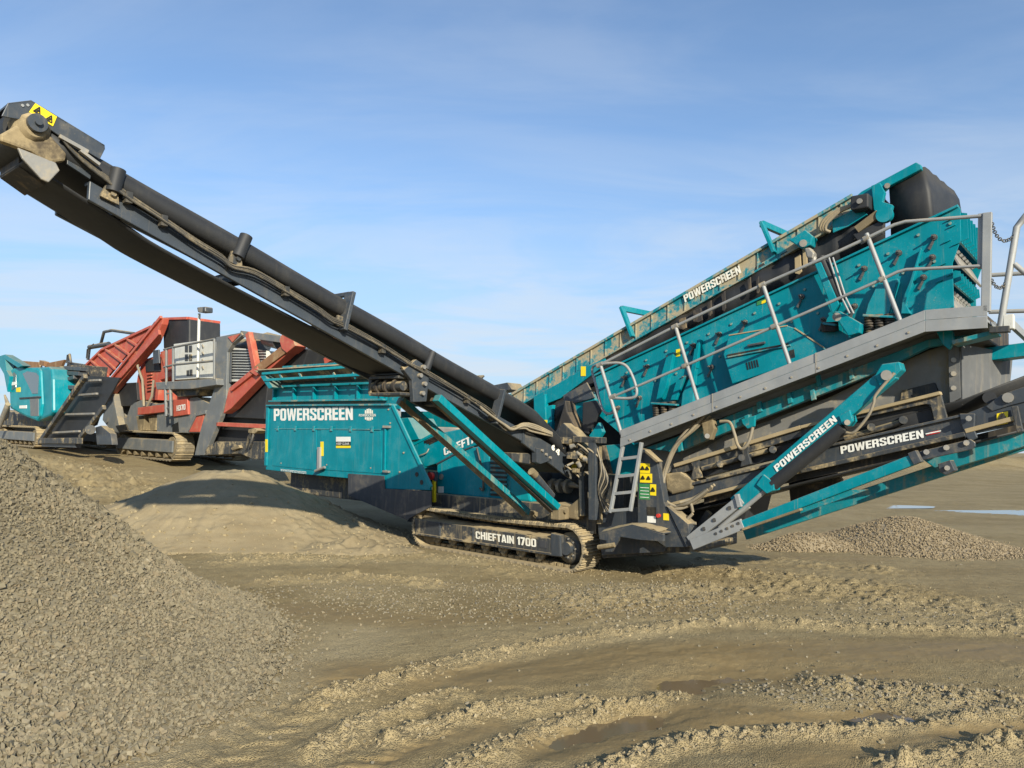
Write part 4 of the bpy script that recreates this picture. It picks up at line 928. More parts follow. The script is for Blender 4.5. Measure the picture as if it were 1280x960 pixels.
# fold-out beam and ram under the tail
m = MB(); m.prism([PX(640, 566, XN - .1), PX(672, 567, XN - .1), PX(686, 576, XN - .1), PX(672, 582, XN - .1), PX(640, 576, XN - .1)], EX * -.18); m.build('fold_arm', 'slate_dusty', plant, .008)
m = MB(); m.prism([PX(671, 560, XN + .05), PX(679, 562, XN + .05), PX(690, 575, XN + .05), PX(676, 580, XN + .05), PX(671, 578, XN + .05)], EX * -.1); m.build('fold_plate', 'slate', plant, .006)
for u, v in ((677, 563), (682, 568), (687, 572)): 
    o = MB().tube([(0, 0, 0), (.03, 0, 0)], .022, 8).build('bolt', 'bare_metal', plant); o.location = PX(u, v, XN + .05)
ram = MB().tube([PX(667, 592, XN), PX(690, 620, XN)], .055, 12).build('fold_ram', 'slate', plant); MB().tube([PX(664, 589, XN), PX(669, 594, XN)], .06, 10).build('ram_eye', 'grease_dirt', ram)
# dark hollow behind with the screw feeder
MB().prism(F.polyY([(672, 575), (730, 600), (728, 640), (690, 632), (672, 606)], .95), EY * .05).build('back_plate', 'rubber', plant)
sp = PY(686, 604, .75); au = MB(); au.tube([sp, PY(726, 607, .75)], .05, 10); auger = au.build('drive_shaft', 'bare_metal', plant)
for i in range(3):
    c = PY(692 + i * 9, 607 + i * .5, .75); MB().tube([c - EX * .03, c + EX * .03], .12, 14).build('shaft_disc', 'bare_metal', auger)
m = MB(); m.prism(F.polyY([(694, 628), (712, 632), (724, 622), (727, 640), (722, 650), (700, 646)], .15), EY * .3); m.build('foot_casting', 'grease_dirt', plant, .02)
# transfer chute between main conveyor and side conveyor
plateY(F, 'transfer_chute', 'rubber_muddy', plant, [(694, 541), (703, 512), (706, 500), (709, 515), (722, 540), (712, 560), (700, 552)], .35, .5, .02)
plateY(F, 'transfer_chute', 'slate_dusty', plant, [(688, 545), (704, 528), (722, 545), (736, 572), (728, 590), (706, 566)], .15, .3, .02)
plateY(F, 'chute_wing', 'teal', plant, [(704, 514), (738, 489), (744, 500), (741, 508), (730, 538), (712, 537)], .62, .25, .01)
plateY(F, 'chute_wing', 'slate', plant, [(704, 494), (733, 478), (743, 497), (705, 508)], .58, .04, .006)
plateY(F, 'rubber_flap', 'rubber', plant, [(728, 503), (744, 500), (752, 512), (735, 543), (727, 541)], .5, .06, .02)
plateY(F, 'chute_bracket', 'teal', plant, [(736, 545), (748, 528), (753, 540), (746, 551)], .45, .1, .006)
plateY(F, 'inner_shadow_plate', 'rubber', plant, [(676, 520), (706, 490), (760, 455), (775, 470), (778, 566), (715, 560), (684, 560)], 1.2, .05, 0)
for i in range(7):
    c = PY(709 + i * 4.2, 553 + i * 4.5 + random.uniform(-3, 3), .05); MB().tube([c, c + V(random.uniform(.05, .16), .02, random.uniform(-.06, .06))], random.uniform(.025, .05), 10).build('fitting', 'bare_metal' if i % 2 else 'grease_dirt', plant)

rc = random.Random(9)
for i in range(16):
    u, v = 700 + rc.random() * 34, 545 + rc.random() * 40; v += (u - 700) * .6; c = PY(u, v, .0 + .1 * rc.random()); s_ = .02 + .035 * rc.random()
    if i % 3 == 0: MB().box((-s_ * 1.6, -s_, -s_), (s_ * 1.6, s_, s_)).build('bracket', rc.choice(['slate_dusty', 'grease_dirt']), plant, .004).location = c
    elif i % 3 == 1: MB().tube([c, c + V(rc.uniform(-.1, .12), -.05, rc.uniform(-.08, .08))], s_ * .7, 10).build('fitting', rc.choice(['bare_metal', 'grease_dirt']), plant)
    else: pipe('hydraulic_hose', 'hose', plant, [c, c + V(.08, -.08, .05), c + V(.2, -.06, -.02), c + V(.28, .02, -.12)], .014, 6, 5)
for i in range(6): pipe('hydraulic_hose', 'hose_black' if i % 2 else 'hose', plant, [PY(746 + i, 560 + i * 3, .06), PY(752 + i * 2, 585 + i * 4, .02), PY(748 + i, 612 + i * 2, .04), PY(756 + i * 3, 640, .1)], .013, 6, 5)
rows = []
for i in range(5): rows.append([PX(690 + j * 4.6, 545 + j * 4.4, XN + .01) + V(-.06 * i, 0, .03 + .02 * rc.random()) for j in range(9)])
MB().sheet(rows).build('caked_dirt', 'sand_load', side_conv)
# ---- main (feed) conveyor along the top of the screen
YM = .92
top = [(628, 500), (640, 493), (732, 443.5), (782, 411.5), (865, 366.5), (941, 318), (1042, 260), (1066, 244)]
bot = [(1066, 262), (987, 312), (943, 334), (877, 380), (844, 396), (768, 441), (731, 466), (670, 512), (640, 528)]
tl, tr = PY(*top[0], YM), PY(*top[-1], YM)
# straighten the beam: a line through the measured top edge
kk = (tr.z - tl.z) / (tr.x - tl.x); zt_m = lambda x: tl.z + kk * (x - tl.x)
hb_ = PY(877, 380, YM); depth_m = zt_m(hb_.x) - hb_.z
def seg(mb, x0, x1, y0, y1, d0, d1): mb.prism([(x0, y0, zt_m(x0) + d0), (x1, y0, zt_m(x1) + d0), (x1, y0, zt_m(x1) + d1), (x0, y0, zt_m(x0) + d1)], EY * (y1 - y0))
xl_, xr_ = tl.x - .2, tr.x
m = MB(); seg(m, xl_, xr_, YM, YM + .05, -depth_m, 0); seg(m, xl_, xr_, YM + 1.05, YM + 1.10, -depth_m, 0)
main_conv = m.build('main_conveyor', 'teal_caked', plant, .008)
m = MB(); seg(m, xl_, xr_, YM - .05, YM, -.035, .012); m.build('beam_flange', 'teal_caked', main_conv, .004)
m = MB(); seg(m, xl_, xr_, YM - .05, YM, -depth_m, -depth_m + .03); m.build('beam_flange', 'teal_caked', main_conv, .004)
n_s = 22
for i in range(n_s):
    x = xl_ + .15 + (xr_ - xl_ - .3) * i / (n_s - 1); m = MB(); seg(m, x - .008, x + .008, YM - .018, YM, -depth_m + .032, -.037); m.build('stiffener', 'teal_caked', main_conv)
m = MB(); seg(m, xl_, xr_ + .35, YM + .10, YM + 1.0, -.24, -.22); m.build('feed_belt', 'rubber', main_conv)
letterY(F, 'POWERSCREEN', 'lettering_worn', main_conv, (856.5, 378), (927, 341), (854, 369), YM - .03, bold=.085)
plateY(F, 'side_plate', 'teal', main_conv, [(667, 496), (700, 478), (740, 455), (756, 448), (756, 456), (700, 498), (682, 505), (667, 512)], YM - .06, .04, .006)
plateY(F, 'hanger_leg', 'teal', main_conv, [(667, 500), (681, 492), (682, 535), (676, 535), (668, 520)], YM - .12, .1, .008)
plateY(F, 'hanger_leg', 'teal_faded', main_conv, [(681, 508), (691, 506), (689, 538), (683, 530)], YM - .08, .1, .008)
sticker(main_conv, 'warning_label', 'yellow_label', YM - .13, 678, 525, 684, 539)
sticker(main_conv, 'warning_label', 'yellow_label', YM - .07, 726, 458, 732, 470)
plateY(F, 'cover', 'slate', main_conv, [(614, 482), (634, 478), (640, 487), (618, 490)], YM + .3, .4)
# lifting frames
for (ap, f1, f2) in (((777, 384), (791, 421), (815, 393)), ((952, 278), (968, 316), (986, 291))):
    m = MB(); p, q, r = PY(*ap, YM - .06), PY(*f1, YM - .06), PY(*f2, YM + .9)
    m.beam(p, q, .05, .11, up=EY); m.beam(p + V(0, 0, -.02), V(p.x + .08, YM + 1.0, p.z - .0), .07, .09); m.beam(V(p.x + .08, YM + 1.0, p.z), V(q.x, YM + 1.0, q.z), .05, .1, up=EY)
    m.build('lifting_frame', 'teal', main_conv, .008)
# rubber curtain between conveyor and screen box
ub = [(676, 515), (702, 497), (760, 447), (800, 425), (844, 397), (880, 378), (944, 334), (990, 311), (1040, 283), (1070, 262), (1116, 238)]
lb = [(676, 540), (702, 520), (760, 462), (800, 443), (844, 421), (880, 403), (944, 375), (990, 353), (1040, 330), (1070, 316), (1116, 294)]
rows = []
for i in range(len(ub) - 1):
    for j in range(5):
        t = j / 5; a = [ub[i][k] * (1 - t) + ub[i + 1][k] * t for k in (0, 1)]; b = [lb[i][k] * (1 - t) + lb[i + 1][k] * t for k in (0, 1)]
        yy = YM + .02 - .03 * math.sin((i * 5 + j) * 1.9); rows.append([PY(*a, yy), PY((a[0] + b[0]) / 2, (a[1] + b[1]) / 2, yy - .04 - .02 * math.sin(i * 3 + j)), PY(*b, yy - .03)])
MB().sheet(rows).build('rubber_curtain', 'rubber', main_conv, 0, .012)
for (u, v, w, h_) in ((884, 385, 6, 20), (902, 376, 5, 26), (945, 356, 4, 22), (934, 356, 5, 20), (993, 330, 9, 26), (1003, 320, 6, 30), (848, 404, 10, 16), (866, 394, 12, 18)):
    plateY(F, 'mud_streak', 'sand_load' if u > 980 else 'rubber_muddy', main_conv, [(u, v - h_ * .3), (u + w * .8, v - h_ * .5), (u + w, v + h_ * .35), (u + w * .6, v + h_ * .5), (u + .5, v + h_ * .45)], YM - .09, .03, .006)
# head of the feed conveyor
hd = MB(); hd.prism(F.polyY([(1070, 245), (1077, 239), (1145, 202.5), (1151, 206), (1152, 211), (1112, 232), (1096, 246), (1080, 252)], YM - .08), EY * .09)
headf = hd.build('head_frame', 'teal', main_conv, .01)
p1, p2, p3, p4 = PY(1111, 231, YM), PY(1151, 210, YM), PY(1162, 272, YM), PY(1114, 271, YM)
m = MB(); rows = []; yf = YM + 1.05
fa, fb = PY(1192, 239, yf), PY(1194, 262, yf)
rows.append([p1, p1.lerp(p4, .5), p4 + V(0, 0, -.5)]); q1, q2 = p1.lerp(p2, .93), p4.lerp(p3, .90)
rows.append([q1, q1.lerp(q2, .5), q2 + V(0, 0, -.5)])
for i in range(1, 6):
    a_ = i / 5 * math.pi / 2; dxx, dyy = .06 * math.sin(a_), .06 * (1 - math.cos(a_))
    rows.append([V(q1.x + dxx, YM + dyy, q1.z + dxx * .5), V(q1.lerp(q2, .5).x + dxx + .03, YM + dyy, q1.lerp(q2, .5).z + dxx * .2), V(q2.x + dxx + .06, YM + dyy, q2.z - .5)])
n0 = rows[-1]
for i in range(1, 9):
    t = i / 8; rows.append([n0[0].lerp(fa, t) + V(0, 0, .012 * math.sin(i * 2.7)), n0[1].lerp(V(fa.x + .06, yf, (fa.z + fb.z) / 2), t), n0[2].lerp(V(fb.x + .1, yf, fb.z - .3), t)])
m.sheet(rows); m.build('rubber_hood', 'rubber', main_conv, 0, .015)
plateY(F, 'motor_bracket', 'teal', headf, [(1089, 232), (1100, 228), (1106, 240), (1103, 252), (1116, 256), (1113, 268), (1100, 272), (1092, 262)], YM - .16, .08, .008)
mo = PY(1076, 255, YM - .22); MB().box((mo.x - .10, mo.y - .1, mo.z - .09), (mo.x + .12, mo.y + .12, mo.z + .10)).build('drive_motor', 'rubber', headf, .02)
MB().tube([mo + V(.02, -.12, 0), mo + V(.02, -.14, 0)], .035, 12).build('motor_cap', 'bare_metal', headf)
w_ = PY(1105, 268, YM - .2); MB().tube([w_, w_ + EY * .08], .10, 18).build('guide_wheel', 'teal', headf)
plateY(F, 'slide_plate', 'teal', headf, [(1040, 275), (1076, 258), (1084, 268), (1060, 283), (1041, 291)], YM - .14, .04, .006)
barY(F, 'scraper_bar', 'grease_dirt', headf, (1070, 287), (1098, 266), YM - .18, .10, .08)
for i in range(3): pipe('hydraulic_hose', 'hose', headf, [PY(1068 - i * 2, 256 + i, YM - .2), PY(1048, 262 + i * 2, YM - .2), PY(1030 + i * 2, 275 + i * 2, YM - .2), PY(1026 + i * 3, 287, YM - .18), PY(1036 + i, 290, YM - .15)], .022, 7, 5)
plateY(F, 'rubber_strip', 'rubber', main_conv, [(1066, 293), (1104, 274), (1104, 292), (1076, 306)], YM - .16, .02)
for u, v in ((1109, 232),): MB().tube([PY(u, v, YM - .14), PY(u, v, YM - .05)], .035, 8).build('bolt', 'bare_metal', headf)
lu = plateY(F, 'ram_lug', 'teal', main_conv, [(986, 300), (1006, 287), (1016, 295), (1013, 306), (1002, 311)], YM - .22, .2, .012)
MB().tube([PY(1004, 304, YM - .26), PY(1004, 304, YM - .2)], .05, 12).build('pin', 'bare_metal', lu)

# ---- screen box
YS = .70
st_ = [(700, 500), (759, 461.5), (840, 421.5), (920, 387), (1039, 329), (1120, 291.5), (1198, 256.5)]
a, b = PY(759, 461.5, YS), PY(1198, 256.5, YS); ks = (b.z - a.z) / (b.x - a.x); zs = lambda x: a.z + ks * (x - a.x)
xe = b.x; xs0 = PY(744, 470, YS).x
eb = PY(1193, 390, YS)
m = MB()
prof = [(xs0, zs(xs0)), (xe, zs(xe)), (xe + .02, zs(xe) - .05), (xe + .02, zs(xe) - .42), (xe - .07, zs(xe) - .70), (xe - .06, eb.z), (xe - .3, eb.z - .15), (xs0 + .75, PY(778, 552, YS).z - .05), (xs0 + .1, PY(755, 520, YS).z)]
for yy in (YS, YS + 1.58): m.prism([(x, yy, z) for x, z in prof], EY * .02)
screen = m.build('screen_box', 'teal', plant, .004)
m = MB(); m.prism([(xs0, YS - .05, zs(xs0) - .03), (xe, YS - .05, zs(xe) - .03), (xe, YS - .05, zs(xe)), (xs0, YS - .05, zs(xs0))], EY * .05); m.build('top_flange', 'teal', screen, .003)
# discharge end: two lips with ribbed teal beams
for z_a, z_b, nm in ((zs(xe) - .02, zs(xe) - .42, 0), (zs(xe) - .72, zs(xe) - .92, 1)):
    xo = xe + (.02 if nm == 0 else -.06)
    MB().prism([(xo - .10, YS + .02, z_a), (xo - .02, YS + .02, z_b), (xo - .02, YS + 1.58, z_b), (xo - .10, YS + 1.58, z_a)], (-.03, 0, 0)).build('end_beam', 'teal', screen, .004)
    rb = None
    for i in range(8):
        y = YS + .12 + i * .19
        if rb is None: rb = MB().prism([(-.09, 0, z_a - .02), (.05, 0, z_a - .06), (.06, 0, z_b + .03), (-.015, 0, z_b)], EY * .015).build('end_rib', 'teal', screen); rb.location = (xo, y, 0)
        else: put(rb, 'end_rib', screen, (xo, y, 0))
for z_a, z_b, xo in ((zs(xe) - .42, zs(xe) - .72, xe - .02), (zs(xe) - .93, eb.z - .02, xe - .07)):
    MB().prism([(xo - .12, YS + .02, z_a), (xo + .03, YS + .02, z_b), (xo + .03, YS + 1.56, z_b), (xo - .12, YS + 1.56, z_a)], (-.02, 0, -.02)).build('discharge_lip', 'bare_metal', screen, .004)
    for i in range(7):
        o = MB().tube([(0, 0, 0), (.03, 0, .015)], .025, 6).build('bolt', 'galvanised', screen); o.location = (xo - .06, YS + .15 + i * .2, z_a - .08)
# spring hangers / clamp bolts on the side plate
cb0 = None
for u, v in ((1168, 297), (1124, 316.5), (1081, 336), (1155, 347), (1069, 383), (1002.7, 371), (931.7, 403), (899.6, 418), (867.5, 432), (1030, 400), (890, 459), (838, 446), (809.6, 458.5), (782, 472), (857.7, 472), (800, 497.5), (773, 510), (1166, 322)):
    p = PY(u, v, YS)
    if cb0 is None:
        m = MB(); m.tube([(0, 0, 0), (0, -.03, 0)], .038, 14); m.tube([(0, -.03, 0), (0, -.07, 0)], .024, 6); m.tube([(0, -.07, 0), (0, -.13, 0)], .012, 8); m.prism([(-.07, 0, -.13), (-.045, 0, -.15), (.0, 0, -.05), (-.015, 0, -.04)], (0, -.03, 0)); cb0 = m.build('clamp_bolt', 'slate', screen); cb0.location = p
    else: put(cb0, 'clamp_bolt', screen, p)
sb0 = None
for i in range(30):
    t = (i + .5) / 30; x = xs0 + (xe - xs0) * t; z = zs(x) - (.12 if i % 2 else .5) - .1 * random.random()
    if sb0 is None: sb0 = MB().tube([(0, 0, 0), (0, -.02, 0)], .02, 6).build('bolt', 'teal_dusty', screen); sb0.location = (x, YS, z)
    else: put(sb0, 'bolt', screen, (x, YS, z))
for u, v in ((1187, 273), (1190, 281), (1184, 300), (1196, 303), (1178, 329), (1174, 350), (1187, 342), (1188, 383)):
    MB().prism([PY(u - 4, v + 2, YS - .03), PY(u + 4, v - 1.5, YS - .03), PY(u + 4, v, YS - .03), PY(u - 4, v + 3.5, YS - .03)], EY * .03).build('slot_bracket', 'teal', screen)
# side ribs
rib_pts = [[(1150, 310), (1152, 311), (1143, 345), (1138, 362), (1131, 378), (1138, 392), (1126, 392), (1128, 374), (1137, 352)], [(1098, 353), (1122, 348), (1123, 352), (1108, 392), (1117, 396), (1081, 396), (1085, 380)],
           [(1120, 352), (1123, 352), (1110, 394), (1106, 394)], [(834, 442), (842, 440), (838, 460), (832, 485), (825, 500), (820, 500), (826, 470)], [(868, 436), (872, 436), (868, 470), (866, 505), (851, 510), (853, 492), (862, 472)],
           [(846, 474), (856, 470), (845, 500), (838, 500)], [(871, 425), (875, 424), (870, 460), (866, 462)]]
for pts in rib_pts: plateY(F, 'side_rib', 'teal', screen, pts, YS - .10, .10, .006)
for u0, v0, u1, v1 in ((1080, 394, 1118, 412), (815, 504, 845, 519), (1030, 404, 1044, 410)):
    for i in range(3):
        u = u0 + (u1 - u0) * (i + .5) / 3; dv = -(u - u0) * .25 if u0 != 1080 else -(i * 2)
        p, q = PY(u, v0 + dv * .3, YS - .07), PY(u + 1, v1 + 5 + dv * .3, YS - .07); m = MB()
        for j in range(7):
            c0_ = p.lerp(q, j / 7); c1_ = p.lerp(q, (j + .6) / 7); m.tube([c0_, c1_], .062, 12)
        m.tube([p, q], .045, 10); m.build('spring', 'rubber_muddy', screen)
    barY(F, 'spring_seat', 'teal_dusty', screen, (u0 - 2, v0), (u1, v0 + (2 if u0 == 1080 else 2)), YS - .16, .03, .2)
# access door
dr = plateY(F, 'access_cover', 'teal', screen, [(904, 443), (911, 419), (984, 407), (993, 410), (1031, 436), (1012, 448), (915, 480)], YS - .16, .16, .012)
barY(F, 'cover_slot', 'black_ink', dr, (909, 444), (985, 430), YS - .175, .022, .02, 0); barY(F, 'cover_ledge', 'teal_dusty', dr, (909, 446.5), (988, 431.5), YS - .19, .02, .03)
barY(F, 'cover_edge', 'sand_load', dr, (911, 419), (984, 407), YS - .17, .015, .02, 0); barY(F, 'cover_edge', 'sand_load', dr, (993, 410), (1029, 434), YS - .17, .015, .02, 0)
barY(F, 'handle', 'slate', dr, (934, 432), (956, 428), YS - .2, .03, .03)
for i in range(5): barY(F, 'vent_slot', 'black_ink', dr, (933 + i * 3.2, 453 - i * .9), (935 + i * 3.2, 462 - i * .9), YS - .168, .016, .01, 0)
for i in range(4): barY(F, 'vent_slot', 'black_ink', dr, (987 + i * 1.6, 438 - i * .5), (988.5 + i * 1.6, 448 - i * .5), YS - .168, .01, .01, 0)
sticker(screen, 'notice', 'green_label', YS - .01, 946, 377, 960, 382, skew=-5); sticker(screen, 'notice', 'yellow_label', YS - .012, 952, 376.5, 957, 380, skew=-2); sticker(screen, 'notice', 'yellow_label', YS - .01, 845, 437, 850, 446, skew=-1)
# lift ram
rm = MB(); rm.tube([PY(1012, 314, .52), PY(1019, 330, .52)], .05, 12); ramo = rm.build('lift_ram', 'bare_metal', plant)
plateY(F, 'ram_arm', 'teal', ramo, [(1018, 330), (1026, 327), (1049, 380), (1040, 392), (1034, 372)], .45, .14, .01)
MB().tube([PY(1026, 322, .52), PY(1052, 376, .52)], .065, 14).build('ram_body', 'rubber', ramo)
for o_ in (0, 5): pipe('ram_pipe', 'galvanised', ramo, [PY(1036 + o_, 322, .46), PY(1052 + o_, 372, .46), PY(1062 + o_, 392, .46)], .014, 6)
plateY(F, 'ram_foot', 'teal', ramo, [(1043, 389), (1050, 389), (1076, 404), (1074, 416), (1060, 420), (1048, 402)], .42, .16, .012)
MB().tube([PY(1046, 396, .40), PY(1046, 396, .6)], .055, 12).build('pin', 'bare_metal', ramo)
plateY(F, 'clevis', 'bare_metal', ramo, [(1005, 310), (1012, 309), (1018, 316), (1016, 324), (1008, 322)], .45, .12, .02)

# ---- walkway beside the screen
wk_t = [(776, 537.5), (920, 481), (1156, 387.5), (1234, 385)]; wk_b = [(777.5, 557.5), (920, 502.5), (1160, 412.5), (1235, 412.5)]
YW = -.05
m = MB(); A_, B_, C_ = PY(776, 537.5, YW), PY(1156, 387.5, YW), PY(1234, 385, YW); hgt = .25
def kick(mb, d0, d1, y0, y1):
    mb.prism([A_ + V(0, y0, -d0), B_ + V(0, y0, -d0), B_ + V(0, y0, -d1), A_ + V(0, y0, -d1)], EY * (y1 - y0)); mb.prism([B_ + V(.003, y0, -d0), V(C_.x, YW + y0, B_.z - d0), V(C_.x, YW + y0, B_.z - d1), B_ + V(.003, y0, -d1)], EY * (y1 - y0))
kick(m, 0, .115, 0, .012); walk = m.build('walkway', 'galvanised', plant, .003)
m = MB(); kick(m, .120, .25, -.012, .012); m.build('kick_plate', 'galvanised', walk, .003)
m = MB(); kick(m, .15, .18, .02, .60); m.build('deck', 'galvanised', walk)
m = MB(); kick(m, .10, .25, .60, .62); m.build('inner_edge', 'galvanised', walk)
nt = 44
trd = None
for i in range(nt):
    p = A_.lerp(B_, (i + .5) / nt)
    if trd is None: trd = MB().box((-.012, .02, -.15), (.012, .6, -.12)).build('grating_bar', 'galvanised', walk); trd.location = p
    else: put(trd, 'grating_bar', walk, p)
def wpost(a, b, name='rail_post'): return pipe(name, 'galvanised', walk, [PY(*a, YW + .03), PY(*b, YW + .03)], .027, 10)
for a_, b_ in (((750, 454), (777, 543)), ((844, 407), (873, 503)), ((953.4, 355), (987.5, 456)), ((1083, 292), (1125, 401))): wpost(a_, b_)
MB().beam(PY(1234.5, 266, YW + .03), PY(1232.5, 390, YW + .03), .06, .09, up=EX).build('rail_post', 'galvanised', walk, .008)
MB().beam(PY(1227.5, 267, YW + .05), PY(1226.5, 336, YW + .05), .05, .07, up=EX).build('rail_post', 'galvanised', walk, .008)
trl = [(750, 456), (844, 408), (953, 356), (1040, 318), (1083, 298), (1118, 281), (1132, 277), (1227, 270)]
mrl = [(766, 496), (857, 457), (968, 408), (1035, 379), (1103, 349), (1122, 340), (1133, 337), (1226, 332.5)]
pipe('top_rail', 'galvanised', walk, [PY(u, v, YW + .03) for u, v in trl], .021, 10); pipe('mid_rail', 'galvanised', walk, [PY(u, v, YW + .03) for u, v in mrl], .019, 10)
pipe('end_loop', 'galvanised', walk, [PY(u, v, YW + .03) for u, v in ((752, 455), (775, 454), (787, 463), (796, 488), (790, 497.5), (766, 497.5))], .022, 8, 4)
pipe('end_loop', 'galvanised', walk, [PY(u, v, y_) for (u, v), y_ in zip(((751, 454), (740, 461), (746, 485), (752, 509), (759, 517), (768, 515)), (0, .1, .1, .1, .1, .0))], .020, 8, 4)
for i_, (a_, b_) in enumerate((((844, 408), (857, 457)), ((953, 356), (968, 408)), ((1083, 298), (1103, 349)), ((750, 456), (766, 496)))):
    for (u_, v_), (du, dv) in ((a_, (5, -2.4)), (b_, (5, -2.2))): MB().tube([PY(u_ - du * .7, v_ - dv * .7, YW + .03), PY(u_ + du * .7, v_ + dv * .7, YW + .03)], .036, 10).build('rail_clamp', 'bare_metal', walk)
for i_ in range(12):
    t_ = (i_ + .5) / 12; c_ = A_.lerp(B_, t_); o = MB().tube([(0, 0, 0), (0, -.014, 0)], .014, 6).build('bolt', 'bare_metal', walk); o.location = c_ + V(0, -.012, -.20 + .012 * (i_ % 2))
for t_ in (.36, .70):
    c_ = A_.lerp(B_, t_); MB().box((-.006, -.016, -.25), (.006, -.013, -.0)).build('plate_joint', 'bare_metal', walk).location = c_
# rear landing that runs across the end of the screen
XR = C_.x + .12; zl = B_.z
rl = MB(); kp = PY(1262, 397, YW + .12); rl.box((C_.x + .16, YW + .12, zl - .22), (kp.x, 3.0, zl - .19)); land = rl.build('landing', 'galvanised', plant, .004)
MB().box((kp.x + .003, YW + .12, zl - .22), (kp.x + .02, 3.0, kp.z)).build('kick_plate', 'galvanised', land, .003)
MB().box((C_.x + .003, YW + .08, zl - .29), (kp.x, YW + .20, zl - .225)).build('landing_bracket', 'slate_dusty', land, .004)
rp = [PY(1250, 410, YW + .15), PY(1271, 284, YW + .15)]; q0 = PY(1282, 268, YW + .15)
pipe('rail_post', 'galvanised', land, rp + [rp[1] + V(.03, .05, .06), q0, q0 + V(.5, .3, .02)], .034, 10)
MB().box((rp[0].x + .03, rp[0].y - .03, rp[0].z - .02), (rp[0].x + .13, rp[0].y + .08, rp[0].z + .14)).build('post_socket', 'white_paint', land, .01)
for (u0, v0, u1, v1) in ((1237, 344, 1300, 340.5), (1236, 390, 1300, 388)):
    p = PY(u0, v0, YW + 2.3); q = PY(u1, v1, YW + 2.3); pipe('rail', 'galvanised', land, [p, q, q + EX * .3], .028, 8)
pipe('rail', 'galvanised', land, [PY(1268, 330, YW + .15), PY(1284, 344, YW + .15), PY(1310, 344, YW + .15)], .028, 8)
def chain(pts, n):
    path = smooth_path(pts, 12); m = MB(); tot = [0]
    for a_, b_ in zip(path[:-1], path[1:]): tot.append(tot[-1] + (b_ - a_).length)
    for i in range(n):
        s = tot[-1] * (i + .5) / n; j = max(k for k in range(len(tot)) if tot[k] <= s); j = min(j, len(path) - 2); c = path[j].lerp(path[j + 1], (s - tot[j]) / max(1e-6, tot[j + 1] - tot[j])); d = (path[j + 1] - path[j]).normalized()
        sd = d.cross(EY if i % 2 else EX).normalized(); L_ = tot[-1] / n * .68
        ring = [c + d * (L_ * math.cos(t)) + sd * (.016 * math.sin(t)) for t in [2 * math.pi * q / 10 for q in range(11)]]; m.tube(ring, .006, 5, False)
    return m.build('safety_chain', 'slate', land)
chain([PY(1239, 276, YW + .03), PY(1245, 293, YW + .06), PY(1254, 301, YW + .09), PY(1264, 298, YW + .12), PY(1270, 291, YW + .15)], 18)
chain([PY(1238, 347, YW + .03), PY(1243, 356, YW + .06), PY(1249, 360, YW + .09), PY(1255, 357, YW + .12), PY(1258, 351, YW + .15)], 13)

# ---- sub-frame, chutes and tail conveyor below the walkway
plateY(F, 'sub_frame', 'teal_dusty', plant, [(806, 560), (840, 548), (925, 514), (1088, 452), (1160, 424), (1235, 415), (1235, 421), (1160, 434), (1095, 466), (925, 533), (845, 566)], .42, .12, .01)
MB().prism(F.polyY([(800, 545), (1160, 400), (1235, 395), (1235, 425), (1160, 432), (1000, 495), (806, 562)], .60), EY * 1.7).build('under_deck', 'rubber_muddy', plant)
for u, v in ((846, 560), (930, 528), (1012, 496), (945, 511), (983, 500), (1019, 478), (1060, 470)): plateY(F, 'bracket', 'teal_dusty', plant, [(u, v - 8), (u + 5, v - 10), (u + 7, v + 3), (u + 2, v + 5)], .36, .06, .004)
plateY(F, 'pin_bracket', 'teal', plant, [(926, 524), (944, 519), (943, 533), (934, 536), (928, 530)], .36, .05, .01)
MB().prism(F.polyY([(838, 600), (850, 575), (905, 545), (960, 526), (1040, 495), (1110, 460), (1160, 438), (1186, 430), (1190, 490), (1184, 510), (1120, 522), (1040, 545), (960, 566)], .75), EY * 1.2).build('collection_chute', 'bare_metal', plant, .01)
plateY(F, 'chute_lip', 'slate_dusty', plant, [(1127, 488), (1168, 478), (1174, 492), (1125, 500)], .70, .05, .006)
m = MB(); ck = F.polyY([(1185, 433), (1199, 430), (1201, 497), (1187, 505)], .45); m.prism(ck, EY * .03); m.build('rubber_chute', 'flap_grey', plant, .004)
cx0, cx1 = PY(1200, 430, .45), PY(1201, 500, .45)
rows = [[V(cx0.x + .01 + .35 * t, .45 + 1.3 * t, cx0.z), V(cx1.x + .01 + .30 * t, .45 + 1.3 * t, cx1.z - .05)] for t in [i / 8 for i in range(9)]]
rows = [[a_, a_.lerp(b_, .5) + V(.01 * math.sin(i * 2.2), 0, 0), V(b_.x + .015 * math.sin(i * 1.7), b_.y, b_.z + .03 * math.sin(i * 3))] for i, (a_, b_) in enumerate(rows)]
MB().sheet(rows, False).build('rubber_chute', 'flap_grey', plant, 0, .015)
for v in (450, 467, 485): MB().tube([PY(1192, v, .43), PY(1192, v, .46)], .03, 8).build('bolt', 'bare_metal', plant)
plateY(F, 'end_bracket', 'teal', plant, [(1170, 414), (1190, 412), (1193, 426), (1186, 437), (1178, 430)], .2, .1, .01)
barY(F, 'end_brace', 'teal_dusty', plant, (1190, 428), (1246, 414), .1, .05, .3); barY(F, 'end_brace', 'teal', plant, (1230, 443), (1300, 434), 1.2, .16, .3)
